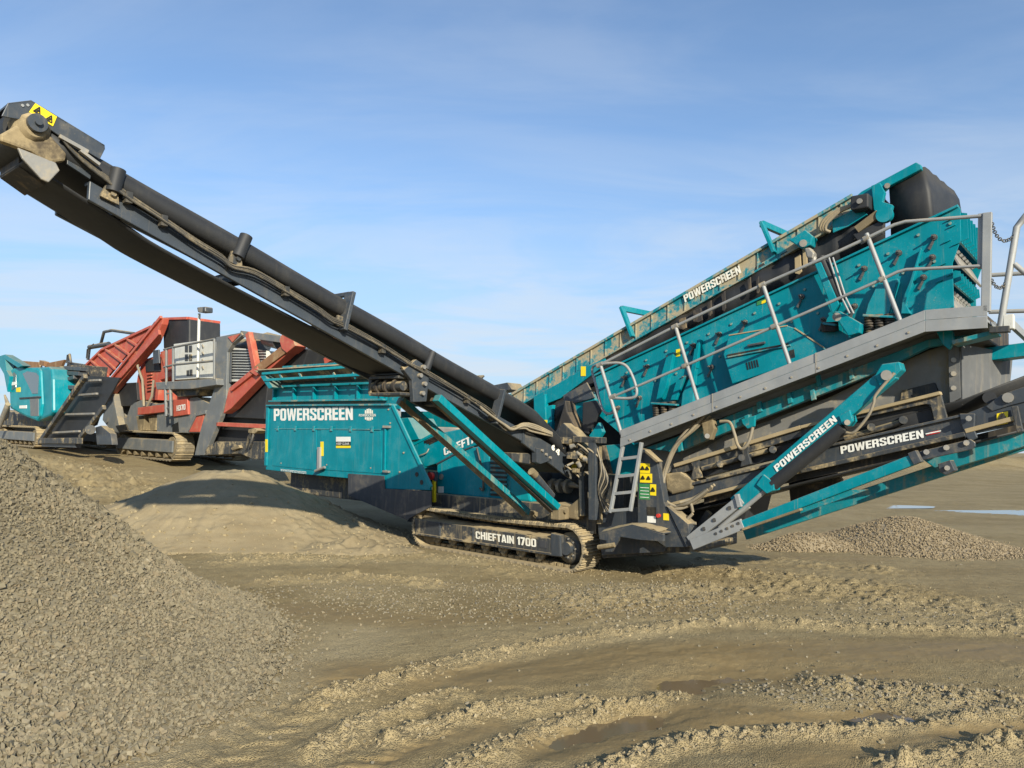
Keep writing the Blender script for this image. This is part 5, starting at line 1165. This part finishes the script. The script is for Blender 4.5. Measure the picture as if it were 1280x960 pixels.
# tail conveyor
YT_ = .32
tcv = MB().prism(F.polyY([(830, 612), (1000, 571), (1040, 556), (1203, 519), (1290, 484), (1290, 527), (1206, 545), (1040, 581), (1000, 592), (830, 636)], YT_), EY * .05).build('tail_conveyor', 'slate', plant, .006)
MB().prism(F.polyY([(830, 612), (1000, 571), (1040, 556), (1203, 519), (1290, 484), (1290, 527), (1206, 545), (1040, 581), (1000, 592), (830, 636)], YT_ + 1.0), EY * .05).build('far_side_frame', 'slate', tcv, .006)
barY(F, 'frame_lip', 'sand_load', tcv, (832, 632), (1000, 589), YT_ - .06, .045, .06); barY(F, 'frame_lip', 'slate_dusty', tcv, (1000, 589), (1206, 542.5), YT_ - .08, .05, .08); barY(F, 'frame_lip', 'sand_load', tcv, (1206, 539), (1270, 522), YT_ - .08, .05, .08)
barY(F, 'frame_lip', 'slate', tcv, (1040, 556), (1203, 519), YT_ - .06, .03, .06); barY(F, 'frame_lip', 'slate_dusty', tcv, (832, 613), (1010, 569), YT_ - .06, .04, .06)
letterY(F, 'POWERSCREEN', 'white_label', tcv, (1051.5, 567.5), (1155, 547), (1050.5, 558), YT_ - .004, bold=.085)
m = MB(); 
for i in range(5): m.prism(F.polyY([(1158 + i, 544.5 - i * .2 - 3 * math.sin((i + .5) / 5 * 3.14)), (1175 - i, 541 - i * .2 - 3 * math.sin((i + .5) / 5 * 3.14)), (1175 - i, 541.8 - i * .2 - 3 * math.sin((i + .5) / 5 * 3.14)), (1158 + i, 545.3 - i * .2 - 3 * math.sin((i + .5) / 5 * 3.14))], YT_ - .012), EY * .004)
m.build('emblem', 'red_label', tcv); barY(F, 'emblem_bar', 'white_label', tcv, (1157, 542.5), (1176, 538.5), YT_ - .014, .012, .004, 0)
rows = []
for u, v0 in ((835, 600), (900, 585), (1000, 560), (1100, 535), (1203, 511), (1290, 478)):
    p = PY(u, v0, YT_ + .05); rows.append([p + V(0, .02, .1), p + V(0, .25, 0), p + V(0, .75, 0), p + V(0, .98, .1)])
MB().sheet(rows).build('carrying_belt', 'rubber', tcv, 0, .02)
rows = []
for u, v0 in ((835, 645), (900, 630), (1000, 604), (1100, 580), (1203, 556), (1290, 535)):
    p = PY(u, v0, YT_ + .1); rows.append([p, p + V(0, .8, 0)])
MB().sheet(rows).build('return_belt', 'rubber', tcv, 0, .02)
MB().prism(F.polyY([(1200, 548), (1300, 524), (1300, 545), (1170, 583)], YT_ + .3), EY * .05).build('belt_tray', 'rubber_muddy', tcv)
MB().prism(F.polyY([(880, 618), (1000, 588), (1206, 544), (1206, 556), (1150, 570), (1000, 600), (880, 630)], YT_ + .12), EY * .05).build('belt_tray', 'rubber_muddy', tcv)
MB().prism(F.polyY([(806, 556), (905, 520), (925, 560), (850, 590), (826, 592)], .85), EY * .05).build('chute_side', 'bare_metal', plant)
MB().prism(F.polyY([(985, 596), (1040, 584), (1052, 600), (1012, 640), (990, 645)], 1.1), EY * .1).build('tail_chute', 'rubber_muddy', plant)
# skirt frame above the belt
sk = MB(); sk.prism(F.polyY([(840, 583), (900, 566), (1000, 535), (1100, 508), (1176, 492), (1184, 522), (1168, 526), (1163, 506), (1156, 505), (1060, 526), (1000, 546), (900, 577), (840, 595)], YT_ - .02), EY * .05); skirt = sk.build('skirt_frame', 'slate_dusty', plant, .006)
barY(F, 'skirt_flange', 'sand_load', skirt, (842, 582), (1000, 534), YT_ - .08, .05, .12); barY(F, 'skirt_flange', 'sand_load', skirt, (1000, 534), (1175, 491), YT_ - .08, .04, .12)
plateY(F, 'skirt_rubber', 'rubber', skirt, [(840, 590), (1000, 540), (1160, 502), (1168, 526), (1040, 556), (840, 606)], YT_ + .08, .03, 0)
for u, v in ((900, 580), (927, 572), (966, 562), (1089, 534), (1129, 525)):
    r_ = MB().tube([PY(u, v, YT_ - .08), PY(u, v, YT_ - .02)], .045, 14).build('idler_end', 'slate_dusty', tcv); MB().tube([PY(u, v, YT_ - .02), PY(u, v, YT_ + .9)], .05, 12).build('carry_roller', 'slate_dusty', tcv)
for a_, b_ in (((878, 586), (960, 563)), ((1056, 548), (1125, 528))): MB().tube([PY(*a_, YT_ - .01), PY(*b_, YT_ - .01)], .035, 8).build('grease_pipe', 'slate_dusty', tcv)
for u, v in ((868, 573), (930, 556)): plateY(F, 'skirt_post', 'slate_dusty', tcv, [(u - 7, v), (u + 7, v - 3), (u + 5, v + 10), (u + 9, v + 24), (u - 5, v + 28), (u - 2, v + 12)], YT_ - .06, .06, .01)
plateY(F, 'hinge_plate', 'slate', tcv, [(1199, 517), (1219, 517), (1218, 537), (1222, 547), (1213, 552), (1207, 546), (1201, 530)], YT_ - .07, .05, .01)
plateY(F, 'lower_plate', 'slate', tcv, [(1146, 567), (1150, 564), (1213, 549), (1219, 553), (1219, 558), (1214, 562), (1150, 576)], YT_ - .12, .05, .01)
for u, v in ((1158, 565), (1183, 559.5), (1208, 553.5), (1211, 523)): MB().tube([PY(u, v, YT_ - .15), PY(u, v, YT_ - .11)], .032, 8).build('bolt', 'bare_metal', tcv)
sticker(tcv, 'warning_label', 'yellow_label', YT_ - .05, 1246, 517, 1260, 532, skew=-3); pictogram(tcv, YT_ - .058, 1253, 521, 4.5)
plateY(F, 'head_plate', 'slate', tcv, [(1232, 508), (1252, 493), (1290, 480), (1290, 500), (1262, 507), (1240, 514)], YT_ - .03, .03, .006)
for u, v, r in ((1260, 497, .055),): MB().tube([PY(u, v, YT_ - .07), PY(u, v, YT_)], r, 14).build('pivot_pin', 'bare_metal', tcv)
MB().tube([PY(1237, 497, YT_ + .05), PY(1237, 497, YT_ + .3)], .07, 14).build('carry_roller', 'rubber', tcv)
barY(F, 'head_post', 'slate_dusty', tcv, (1268, 508), (1275, 540), YT_ - .1, .06, .06)
MB().prism(F.polyY([(1150, 572), (1175, 590), (1290, 555), (1290, 535), (1215, 556)], YT_ + .25), EY * .6).build('under_frame', 'teal_dusty', tcv, .01)
plateY(F, 'ram_lug', 'slate', plant, [(1172, 580), (1188, 575), (1194, 588), (1182, 594), (1174, 590)], YT_ - .02, .2, .01); MB().tube([PY(1184, 585, YT_ - .05), PY(1184, 585, YT_)], .03, 8).build('pin', 'bare_metal', plant)
# lettered support strut
YA = .02
ss = barY(F, 'support_arm', 'teal', plant, (918, 630), (1113, 465), YA, .19, .16, .012)
letterY(F, 'POWERSCREEN', 'white_label', ss, (971.5, 590), (1047, 526), (967, 583), YA - .004, bold=.085)
plateY(F, 'arm_collar', 'teal', ss, [(945, 606), (954, 593), (968, 604), (967, 613), (958, 617)], YA - .03, .22, .008)
plateY(F, 'arm_head', 'teal', ss, [(1093, 470), (1102, 455), (1124, 452), (1127, 462), (1112, 477), (1100, 484)], YA - .03, .22, .012)
MB().tube([PY(1108, 469, YA - .07), PY(1108, 469, YA - .02)], .06, 14).build('pin', 'bare_metal', ss)
MB().tube([PY(966, 605, YA + .05), PY(1054, 534, YA + .05)], .085, 16).build('ram_body', 'rubber', ss)
MB().tube([PY(900, 660, YA + .04), PY(966, 605, YA + .04)], .035, 10).build('ram_rod', 'galvanised', ss)
plateY(F, 'ram_lug', 'teal', ss, [(1048, 520), (1062, 512), (1066, 526), (1060, 533), (1052, 530)], YA - .03, .2, .01)
MB().tube([PY(1059, 528, YA - .06), PY(1059, 528, YA - .02)], .035, 8).build('pin', 'bare_metal', ss)
for a_, b_, y_ in (((861, 676), (926, 624), YA - .02), ((866, 679), (933, 630), YA + .22)): barY(F, 'arm_channel', 'galvanised', ss, a_, b_, y_, .13, .06)
for u, v in ((880, 661), (893, 650), (912, 635)): MB().tube([PY(u, v, YA - .028), PY(u, v, YA - .02)], .028, 10).build('bolt_hole', 'black_ink', ss)
barY(F, 'clamp', 'galvanised', ss, (920, 618), (924, 634), YA - .05, .06, .1)
pipe('hydraulic_hose', 'hose', ss, [PY(1118, 466, YA - .03), PY(1095, 493, YA - .06), PY(1092, 504, YA - .06), PY(1085, 520, YA - .06), PY(1068, 540, YA - .04), PY(1058, 541, YA - .02)], .018, 7, 5)
# lower arms
la = barY(F, 'lower_arm', 'teal', plant, (926, 657), (1142, 574), -.02, .12, .12, .01)
for u0 in range(5): 
    o = MB().tube([PY(895 + u0 * 7, 667 - u0 * 3.2, -.036), PY(895 + u0 * 7, 667 - u0 * 3.2, -.03)], .02, 8).build('bolt_hole', 'black_ink', la)
barY(F, 'arm_channel', 'galvanised', la, (864, 681), (928, 655), -.03, .14, .05)
barY(F, 'arm_gusset', 'grease_dirt', la, (927, 662), (1000, 637), -.05, .03, .1)
plateY(F, 'arm_web', 'teal_dusty', la, [(1000, 633), (1060, 612), (1085, 612), (1000, 642)], .06, .04, .004)
lb_ = barY(F, 'lower_arm', 'teal_dusty', plant, (930, 668), (1300, 547), .9, .16, .14, .01)
barY(F, 'arm_end', 'slate', la, (1138, 574), (1148, 570), -.04, .14, .14)
# hydraulic hoses and valve at the tail conveyor pivot
hs = [[(884, 516), (868, 530), (850, 548), (838, 570), (830, 600), (832, 625), (850, 634), (862, 628), (866, 640)], [(888, 520), (870, 535), (848, 555), (834, 585), (828, 612), (836, 630), (858, 630), (885, 612)], [(880, 520), (862, 540), (842, 560), (830, 590), (827, 615), (833, 633), (848, 636), (868, 628), (890, 608)],
      [(900, 527), (912, 528), (918, 542), (922, 556), (928, 561), (936, 552), (941, 534)], [(866, 642), (856, 652), (852, 655), (870, 654)], [(890, 610), (862, 628), (845, 633)], [(893, 606), (868, 622), (850, 628)]]
for pts in hs: pipe('hydraulic_hose', 'hose', plant, [PY(u, v, .16 + random.uniform(-.05, .05)) for u, v in pts], .022, 7, 6)
MB().prism(F.polyY([(876, 526), (890, 522), (893, 536), (888, 550), (880, 548)], .15), EY * .12).build('valve_block', 'grease_dirt', plant, .015)
MB().tube([PY(884, 545, .1), PY(884, 545, .2)], .035, 10).build('valve_cap', 'bare_metal', plant)
plateY(F, 'pivot_housing', 'grease_dirt', plant, [(830, 592), (850, 590), (866, 600), (864, 612), (840, 618), (832, 612)], .25, .5, .03)
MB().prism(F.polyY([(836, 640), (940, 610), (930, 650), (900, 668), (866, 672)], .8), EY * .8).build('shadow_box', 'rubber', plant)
for i in range(4): barY(F, 'cross_beam', 'slate_dusty', plant, (870 + i * 4, 664 - i * 3), (885 + i * 5, 640), .5 + .4 * i, .08, .08)

# ------------------------------------------------------------------ machines parked behind, to the left
def small_track(fr, root, x0, x1, y0, y1, h, plate=True, sink=0.05):
    w = y1 - y0; R_ = h / 2; cl, cr = x0 + R_, x1 - R_; top = cr - cl; arc = math.pi * R_; total = 2 * (top + arc); N_ = 46; pitch = total / N_; ym = (y0 + y1) / 2
    t = MB().box((x0 + .25, y0 + .05, h * .28), (x1 - .35, y1 - .05, h * .75)).build('crawler_track', 'grey_paint', root, .02)
    sh = MB(); sh.box((-pitch * .48, -w / 2, -.04), (pitch * .48, w / 2, 0)); sh.box((-.015, -w / 2, 0), (.015, w / 2, .03)); pr = None
    for i in range(N_):
        s = i * pitch
        if s < top: x, z, tx, tz = cl + s, h, 1, 0
        elif s < top + arc: a = math.pi / 2 - (s - top) / R_; x, z, tx, tz = cr + R_ * math.cos(a), R_ + R_ * math.sin(a), math.sin(a), -math.cos(a)
        elif s < 2 * top + arc: x, z, tx, tz = cr - (s - top - arc), 0, -1, 0
        else: a = -math.pi / 2 - (s - 2 * top - arc) / R_; x, z, tx, tz = cl + R_ * math.cos(a), R_ + R_ * math.sin(a), math.sin(a), -math.cos(a)
        rot = (0, -math.atan2(tz, tx), 0)
        if pr is None: pr = sh.build('track_shoe', 'track_steel', t); pr.location = (x, ym, z); pr.rotation_euler = rot
        else: put(pr, 'track_shoe', t, (x, ym, z), rot)
    if plate: MB().box((x0 + .2, y0 - .02, h * .3), (x1 - .3, y0 + .04, h * .72)).build('side_frame', 'grey_paint', t, .01)
    ro = None
    for i in range(8):
        x = x0 + .4 + i * (x1 - x0 - .8) / 7
        if ro is None: ro = MB().tube([(0, y0 + .05, 0), (0, y1 - .05, 0)], .09, 12).build('track_roller', 'grease_dirt', t); ro.location = (x, 0, .16)
        else: put(ro, 'track_roller', t, (x, 0, .16))
    MB().tube([(cr, y0 + .04, R_), (cr, y1 - .04, R_)], R_ * .72, 18).build('drive_sprocket', 'grease_dirt', t); MB().tube([(cl, y0 + .04, R_), (cl, y1 - .04, R_)], R_ * .72, 18).build('idler_wheel', 'grease_dirt', t)
    return t

# ---- red and grey crusher
G = Frame((-456, 513), (214, 576), depth=26.5)
red = thing('cone_crusher', 'orange-red and grey tracked crusher with white cabinet and lamp mast, behind the conveyor', 'crusher', G.M)
def gq(name, mat, pts, y, th, parent=None, bevel=.015): return plateY(G, name, mat, parent or red, pts, y, th, bevel)
def gb(name, mat, a, b, y, h, w, parent=None): return barY(G, name, mat, parent or red, a, b, y, h, w, .01)
def gt(name, mat, pts, y, r, parent=None): return pipe(name, mat, parent or red, [G.PY(u, v, y) for u, v in pts], r, 8)
lw = G.PY(147, 560, 0).x
small_track(G, red, lw - .2, .35, 0, .65, .98); small_track(G, red, lw - .2, .35, 2.3, 2.95, .98)
# chassis
gq('chassis', 'grey_paint', [(131, 496), (142, 494), (146, 520), (158, 522), (164, 505), (176, 500), (205, 508), (246, 506), (262, 515), (246, 540), (150, 540), (136, 528)], .5, 1.6)
gq('chassis_arm', 'grey_paint', [(132, 495), (141, 492), (146, 520), (150, 537), (146, 543), (136, 535), (128, 525)], .25, .3)
gq('chassis_panel', 'grey_paint', [(196, 505), (246, 496), (262, 505), (252, 541), (196, 541)], .1, .5)
gq('slot', 'black_ink', [(215, 531), (223, 527), (224, 540), (215, 540)], .08, .03); gq('slot', 'black_ink', [(144, 532), (157, 530), (160, 538), (148, 539)], .2, .06)
wi = gq('side_window', 'red_paint', [(234, 540), (244, 519), (256, 516), (249, 540)], .07, .04)
gb('window_frame', 'grey_paint', (233, 540), (244, 518), .02, .12, .1, wi); gb('window_frame', 'grey_paint', (244, 518), (257, 515), .02, .12, .1, wi)
m_ = None
for u in (175, 190, 203):
    gq('leg_block', 'grease_dirt', [(u - 5, 520), (u + 6, 519), (u + 4, 538), (u - 2, 539)], .2, .3)
gb('red_beam', 'red_paint', (172, 514), (206, 510), .0, .28, .4); gq('red_panel', 'red_paint', [(214, 500), (234, 497), (235, 518), (215, 521)], .02, .3)
letterY(G, 'H370', 'white_label', red, (221, 514), (232, 512), (221, 507), .0, bold=.04)
gq('belly_plate', 'slate_dusty', [(150, 536), (262, 536), (250, 566), (160, 562)], 1.2, .1)
gq('belly_plate', 'slate_dusty', [(225, 538), (340, 528), (340, 572), (240, 568)], 1.4, .1)
# crusher body
gq('crusher_body', 'red_paint', [(168, 500), (172, 470), (178, 450), (197, 444), (214, 436), (216, 470), (200, 475), (197, 500)], .6, 1.5)
gq('crusher_window', 'rubber', [(181, 452), (198, 446), (200, 464), (182, 465)], .55, .1)
for i in range(6): gb('cooling_slat', 'red_paint', (183, 468 + i * 4), (189, 467 + i * 4), .52, .06, .06)
gq('crusher_guard', 'red_paint', [(200, 440), (216, 434), (216, 462), (206, 464)], .4, .2); gq('mirror', 'slate', [(191, 438), (198, 437), (199, 454), (191, 455)], .3, .06)
gt('hydraulic_hose', 'hose', [(174, 446), (172, 458), (178, 475), (180, 508)], .3, .05); gt('hydraulic_hose', 'hose', [(192, 475), (190, 495), (184, 508)], .3, .05); gt('hydraulic_hose', 'hose', [(196, 412), (184, 432), (174, 450)], .25, .05)
# feed hopper and its conveyor
fb = MB().prism(G.polyY([(118, 510), (120, 496), (198, 396.5), (203.5, 397), (202, 405), (193, 428), (129, 503)], .2), EY * .25).build('feed_conveyor', 'red_paint', red, .02)
for a, b in (((130, 483), (142, 468)), ((147, 461), (160, 446)), ((170, 434), (179, 422)), ((184, 414), (193, 402))):
    (u0, v0), (u1, v1) = a, b; gq('beam_slot', 'rubber', [(u0, v0), (u1, v1), (u1 + .5, v1 + 5), (u0 + .5, v0 + 5)], .18, .04, fb, 0)
gb('beam_rail', 'red_paint', (119, 506), (198, 415), .1, .2, .1, fb); gb('beam_rail', 'red_paint', (122, 493), (200, 396), .12, .12, .1, fb)
hp_ = gq('hopper_side', 'red_clean', [(99.5, 463), (126, 437), (142, 431), (185, 410), (192, 405), (126, 480)], .5, .08)
for a, b in (((99.5, 464), (127, 480)), ((113, 451), (134, 470)), ((122, 443), (142, 461)), ((131, 437), (151, 452)), ((143, 431), (160, 443)), ((158, 424), (170, 432))): gb('hopper_rib', 'red_clean', a, b, .40, .08, .10, hp_)
gb('hopper_rim', 'red_clean', (99.5, 463), (126, 437), .40, .10, .12, hp_); gb('hopper_rim', 'red_clean', (126, 437), (188, 408), .40, .10, .12, hp_)
gq('hopper_side', 'red_clean', [(112, 458), (136, 434), (187, 408), (136, 470)], 2.4, .08)
gq('under_belt', 'rubber', [(136, 480), (170, 478), (172, 500), (165, 507), (148, 508), (144, 496)], .5, 1.2)
# black hood
hd_ = gq('rubber_hood', 'rubber', [(203, 399), (204, 398), (236, 398.5), (236, 431), (204, 436)], .6, 1.25, None, .06); gb('hood_rim', 'red_paint', (202, 398.5), (233, 397.5), .55, .1, .08, hd_); MB().beam(G.PY(235, 397.5, .6), G.PY(235, 397.5, .6) + EY * 1.25, .08, .09).build('hood_rim', 'red_paint', hd_)
# rear frame
gt('rear_frame', 'slate', [(110, 450), (112, 434), (126, 430), (130, 415), (140, 413), (168, 417)], 2.3, .075); gt('rear_frame', 'slate', [(112, 434), (136, 430)], 2.1, .12); gt('rear_cable', 'hose_black', [(108, 448), (109, 437), (117, 430)], 2.0, .03)
# platform, cabinet, rails, mast
pf = gq('platform', 'grey_paint', [(194, 478), (270, 473), (271, 481), (240, 486), (196, 487)], -.35, 1.0); gq('platform_belly', 'slate_dusty', [(214, 489), (252, 484), (246, 494), (222, 496)], -.1, .6, pf)
cabn = gq('control_cabinet', 'white_paint', [(217, 430), (247, 426), (247, 473), (217, 475)], .1, .8); gq('cabinet_end', 'white_paint', [(248, 425), (269, 427), (269, 473), (248, 473)], .12, .8)
for a in ((231, 432, 234.5, 440), (236, 432, 239.5, 440), (231, 443, 234.5, 451), (236, 443, 239.5, 451), (233, 463, 236, 470), (237, 462, 240, 470)): gq('vent', 'slate_dusty', [(a[0], a[1]), (a[2], a[1] - .3), (a[2], a[3]), (a[0], a[3])], .08, .03, cabn, 0)
for v in (431, 440, 449, 458): gb('cabinet_handle', 'grey_paint', (252, v), (253.5, v + 4), .09, .06, .05, cabn)
for u, v0, v1 in ((208, 437, 482), (216.5, 434, 478), (268, 424, 474)): gt('rail_post', 'grey_paint', [(u, v0), (u, v1)], -.33, .045, pf)
gt('rail', 'grey_paint', [(205, 437), (217, 434), (268, 424)], -.33, .04, pf); gt('rail', 'grey_paint', [(205, 459), (217, 456), (268, 451)], -.33, .04, pf)
gt('ladder_rail', 'grey_paint', [(207, 484), (208, 520)], -.3, .06, pf); gt('ladder_rail', 'grey_paint', [(213, 483), (214, 520)], -.3, .06, pf)
for v in (492, 501, 510, 518): gb('ladder_rung', 'grey_paint', (207, v), (214, v - .6), -.32, .05, .05, pf)
ma = gt('lamp_mast', 'white_paint', [(247, 472), (249, 392)], -.1, .05); gq('lamp', 'slate', [(245.5, 384), (256, 383), (256, 390), (247, 390.5)], -.25, .3, ma, .04); o = MB().tube([G.PY(251, 387, -.26), G.PY(251, 387, -.3)], .09, 12).build('lamp_lens', 'lens', ma)
# bent frame
gq('bent_frame', 'grey_paint', [(270, 421.5), (301, 415.5), (303, 419), (290, 430), (284, 440), (282.5, 498), (276, 520), (255, 569), (243, 569), (252, 532), (269, 482)], -.1, .16)
gb('frame_beam', 'grey_paint', (300, 417), (350, 424), -.05, .2, .3); gq('frame_gusset', 'red_paint', [(284, 421), (300, 417), (290, 428)], -.14, .04)
rad_ = gq('radiator', 'white_paint', [(284, 434), (331, 438), (331, 477), (284, 477)], .05, .6)
for i in range(11): v = 438 + i * 3.4; gb('radiator_slat', 'rubber', (286, v), (331, v + .8), .02, .045, .05, rad_)
gb('radiator_post', 'slate', (288, 440), (287, 478), -.03, .08, .05, rad_)
gt('drum', 'slate', [(296, 432), (330, 434)], .6, .25)
gb('red_post', 'red_paint', (308.5, 416), (318, 466), -.2, .2, .2)
# discharge conveyor
dc = gq('discharge_conveyor', 'red_paint', [(279, 517), (286, 485), (315, 461), (357, 428), (368, 427), (366, 436), (330, 468), (288, 511)], -.3, .3)
gb('beam_rail', 'red_paint', (288, 487), (322, 460), -.38, .12, .1, dc); gb('belt_bed', 'rust_panel', (318, 464), (358, 434), -.36, .28, .05, dc); gq('conveyor_knee', 'red_paint', [(311, 464), (320, 460), (327, 464), (320, 470)], -.42, .1, dc)
gq('conveyor_head', 'red_paint', [(349, 425), (352, 418), (366, 424), (369, 432), (358, 441), (352, 436)], -.4, .4, dc); gt('head_roller', 'slate', [(333, 424), (349, 428)], .2, .22, dc)
gq('discharge_belt', 'rubber', [(276, 521), (290, 510), (328, 472), (365, 433), (385, 437), (378, 459), (345, 464), (336, 466), (330, 524)], 0.1, .8, None, .02)
gb('head_bracket', 'red_paint', (408, 418), (418, 423), .8, .3, .3, dc); gb('head_bracket', 'red_paint', (405, 452), (412, 447), .4, .2, .2, dc)
gb('cross_bar', 'red_paint', (270, 530), (334, 533), -.1, .13, .15)
gq('tail_hopper', 'rubber', [(262, 519), (334, 516), (334, 570), (262, 560)], .3, 1.0); gq('tail_skid', 'slate_dusty', [(256, 560), (270, 552), (330, 552), (336, 574), (316, 574), (300, 567), (256, 569)], -.1, .5)
for pts in ([(312, 548), (314, 538), (318, 540), (313, 556)], [(308, 560), (311, 546), (316, 538)]): gt('hydraulic_hose', 'hose_black', pts, -.25, .04)
gq('motor', 'grease_dirt', [(310, 537), (318, 535), (323, 538), (318, 542), (310, 541)], -.3, .3); gq('valve', 'grease_dirt', [(288, 560), (298, 556), (300, 560), (290, 563)], -.2, .2)

# ---- teal crusher at the far left
T = Frame((-456, 513), (42, 559), depth=29.0)
tea = thing('jaw_crusher', 'teal crusher with rounded engine cover at the far left edge', 'crusher', T.M)
def tq(name, mat, pts, y, th, parent=None, bevel=.015): return plateY(T, name, mat, parent or tea, pts, y, th, bevel)
def tb(name, mat, a, b, y, h, w, parent=None): return barY(T, name, mat, parent or tea, a, b, y, h, w, .01)
def tt(name, mat, pts, y, r, parent=None): return pipe(name, mat, parent or tea, [T.PY(u, v, y) for u, v in pts], r, 8)
small_track(T, tea, -4.4, .25, .0, .55, .78); small_track(T, tea, -3.6, 1.1, 2.3, 2.85, .78)
cov = tq('engine_cover', 'teal_faded', [(11, 466), (13, 461.5), (17, 459.5), (46, 459), (50, 462), (52, 505), (50, 520), (45, 526.5), (33, 522), (12, 511)], -.2, .35, None, .10)
tq('engine_cover_end', 'teal', [(49, 459), (60, 458), (64, 461), (65.5, 474), (66, 515), (62, 520), (48, 526), (50, 515), (51, 480)], -.12, 1.2, None, .08)
tq('cover_window', 'dark_glass', [(28, 467), (34, 464), (45, 466), (48, 470), (47, 492), (40, 492)], -.215, .03, cov, .005); tq('cover_window', 'dark_glass', [(13, 471), (17, 465), (20, 468), (20, 484), (13, 489)], -.215, .03, cov, .005)
tq('cover_panel', 'grey_paint', [(37, 496), (48, 495), (48, 520), (38, 520)], -.212, .02, cov, .004); tb('door_handle', 'black_ink', (24, 498), (50, 496.5), -.23, .07, .05, cov)
tq('notice', 'white_label', [(24, 507), (33, 506.5), (33, 510.5), (24, 510.5)], -.215, .02, cov, 0); tq('notice', 'white_label', [(13, 478), (20, 477), (20, 481), (13, 482)], -.23, .02, cov, 0); tq('notice', 'yellow_label', [(20, 485), (25, 484), (25, 490), (20, 490)], -.215, .02, cov, 0)
tq('frame_arm', 'teal', [(-4, 446), (6, 443), (29, 457), (22, 459.5), (6, 449), (8, 463), (12, 470), (9, 490), (5, 468), (-4, 452)], -.35, .3); tq('frame_panel', 'slate', [(2, 448), (22, 459), (12, 461), (7, 455)], .0, .1)
tq('hopper_panel', 'rust_panel', [(20, 450.5), (48, 452.5), (50, 460), (22, 460)], 1.2, .12); tq('hopper_panel', 'rust_panel', [(55, 454.5), (80, 449.5), (76, 458), (66, 463), (56, 460)], 1.2, .12); tb('hopper_post', 'rust_panel', (49, 453), (55, 455), 1.1, .2, .2)
tq('engine_block', 'slate_dusty', [(64, 462), (72, 458), (100, 456), (98, 470), (78, 500), (66, 512)], .6, 1.0); tq('engine_base', 'slate_dusty', [(4, 512), (30, 520), (48, 524), (62, 520), (78, 505), (70, 530), (50, 540), (0, 540)], .4, 1.5)
for a, b in (((80, 460), (100, 461)), ((82, 466), (98, 467)), ((72, 478), (92, 471)), ((74, 484), (90, 484)), ((68, 480), (76, 470))): tb('engine_bar', 'slate', a, b, .4, .14, .3)
for u, v in ((77, 477), (79, 490)): o = MB().tube([T.PY(u, v, .35), T.PY(u, v, .7)], .22, 14).build('filter', 'bare_metal', tea)
tt('lifting_loop', 'slate', [(84, 454), (85, 444), (87, 443), (88.5, 454)], .8, .05)
tq('rail_panel', 'slate', [(84, 452), (104, 455), (103, 466), (82, 466)], 1.5, .1)
# product conveyor climbing toward the red hopper
cvy = tb('product_conveyor', 'slate_dusty', (47, 554), (104, 470), -.1, .17, .15)
tb('far_side_frame', 'slate_dusty', (98, 547), (128, 509), .0, .16, .12, cvy)
tq('conveyor_belt', 'rubber', [(58, 548), (110, 470), (150, 472), (130, 508), (97, 548)], .3, .05, cvy, 0)
for a, b in (((94, 494), (120, 492)), ((78, 518), (116, 517)), ((62, 541), (98, 539)), ((104, 476), (124, 475))): tb('cross_bar', 'bare_metal', a, b, .1, .07, .08, cvy)
tb('tail_beam', 'slate_dusty', (48, 551), (96, 551), -.2, .2, .2, cvy); tb('tail_beam', 'slate', (52, 555), (94, 556), -.1, .2, .2, cvy)
tq('tail_guard', 'slate', [(119, 534), (126, 532), (138, 542), (140, 556), (121, 556)], .1, .2); o = MB().tube([T.PY(113, 537, -.1), T.PY(113, 537, .2)], .16, 16).build('belt_wheel', 'slate_dusty', tea)
tt('side_pole', 'bare_metal', [(-2, 535), (10, 505)], -.4, .10)
for i in range(6): tt('hydraulic_hose', 'hose', [(6 + i, 494 + i * 2), (9 + i * .5, 510), (4 + i, 525)], -.2, .04)
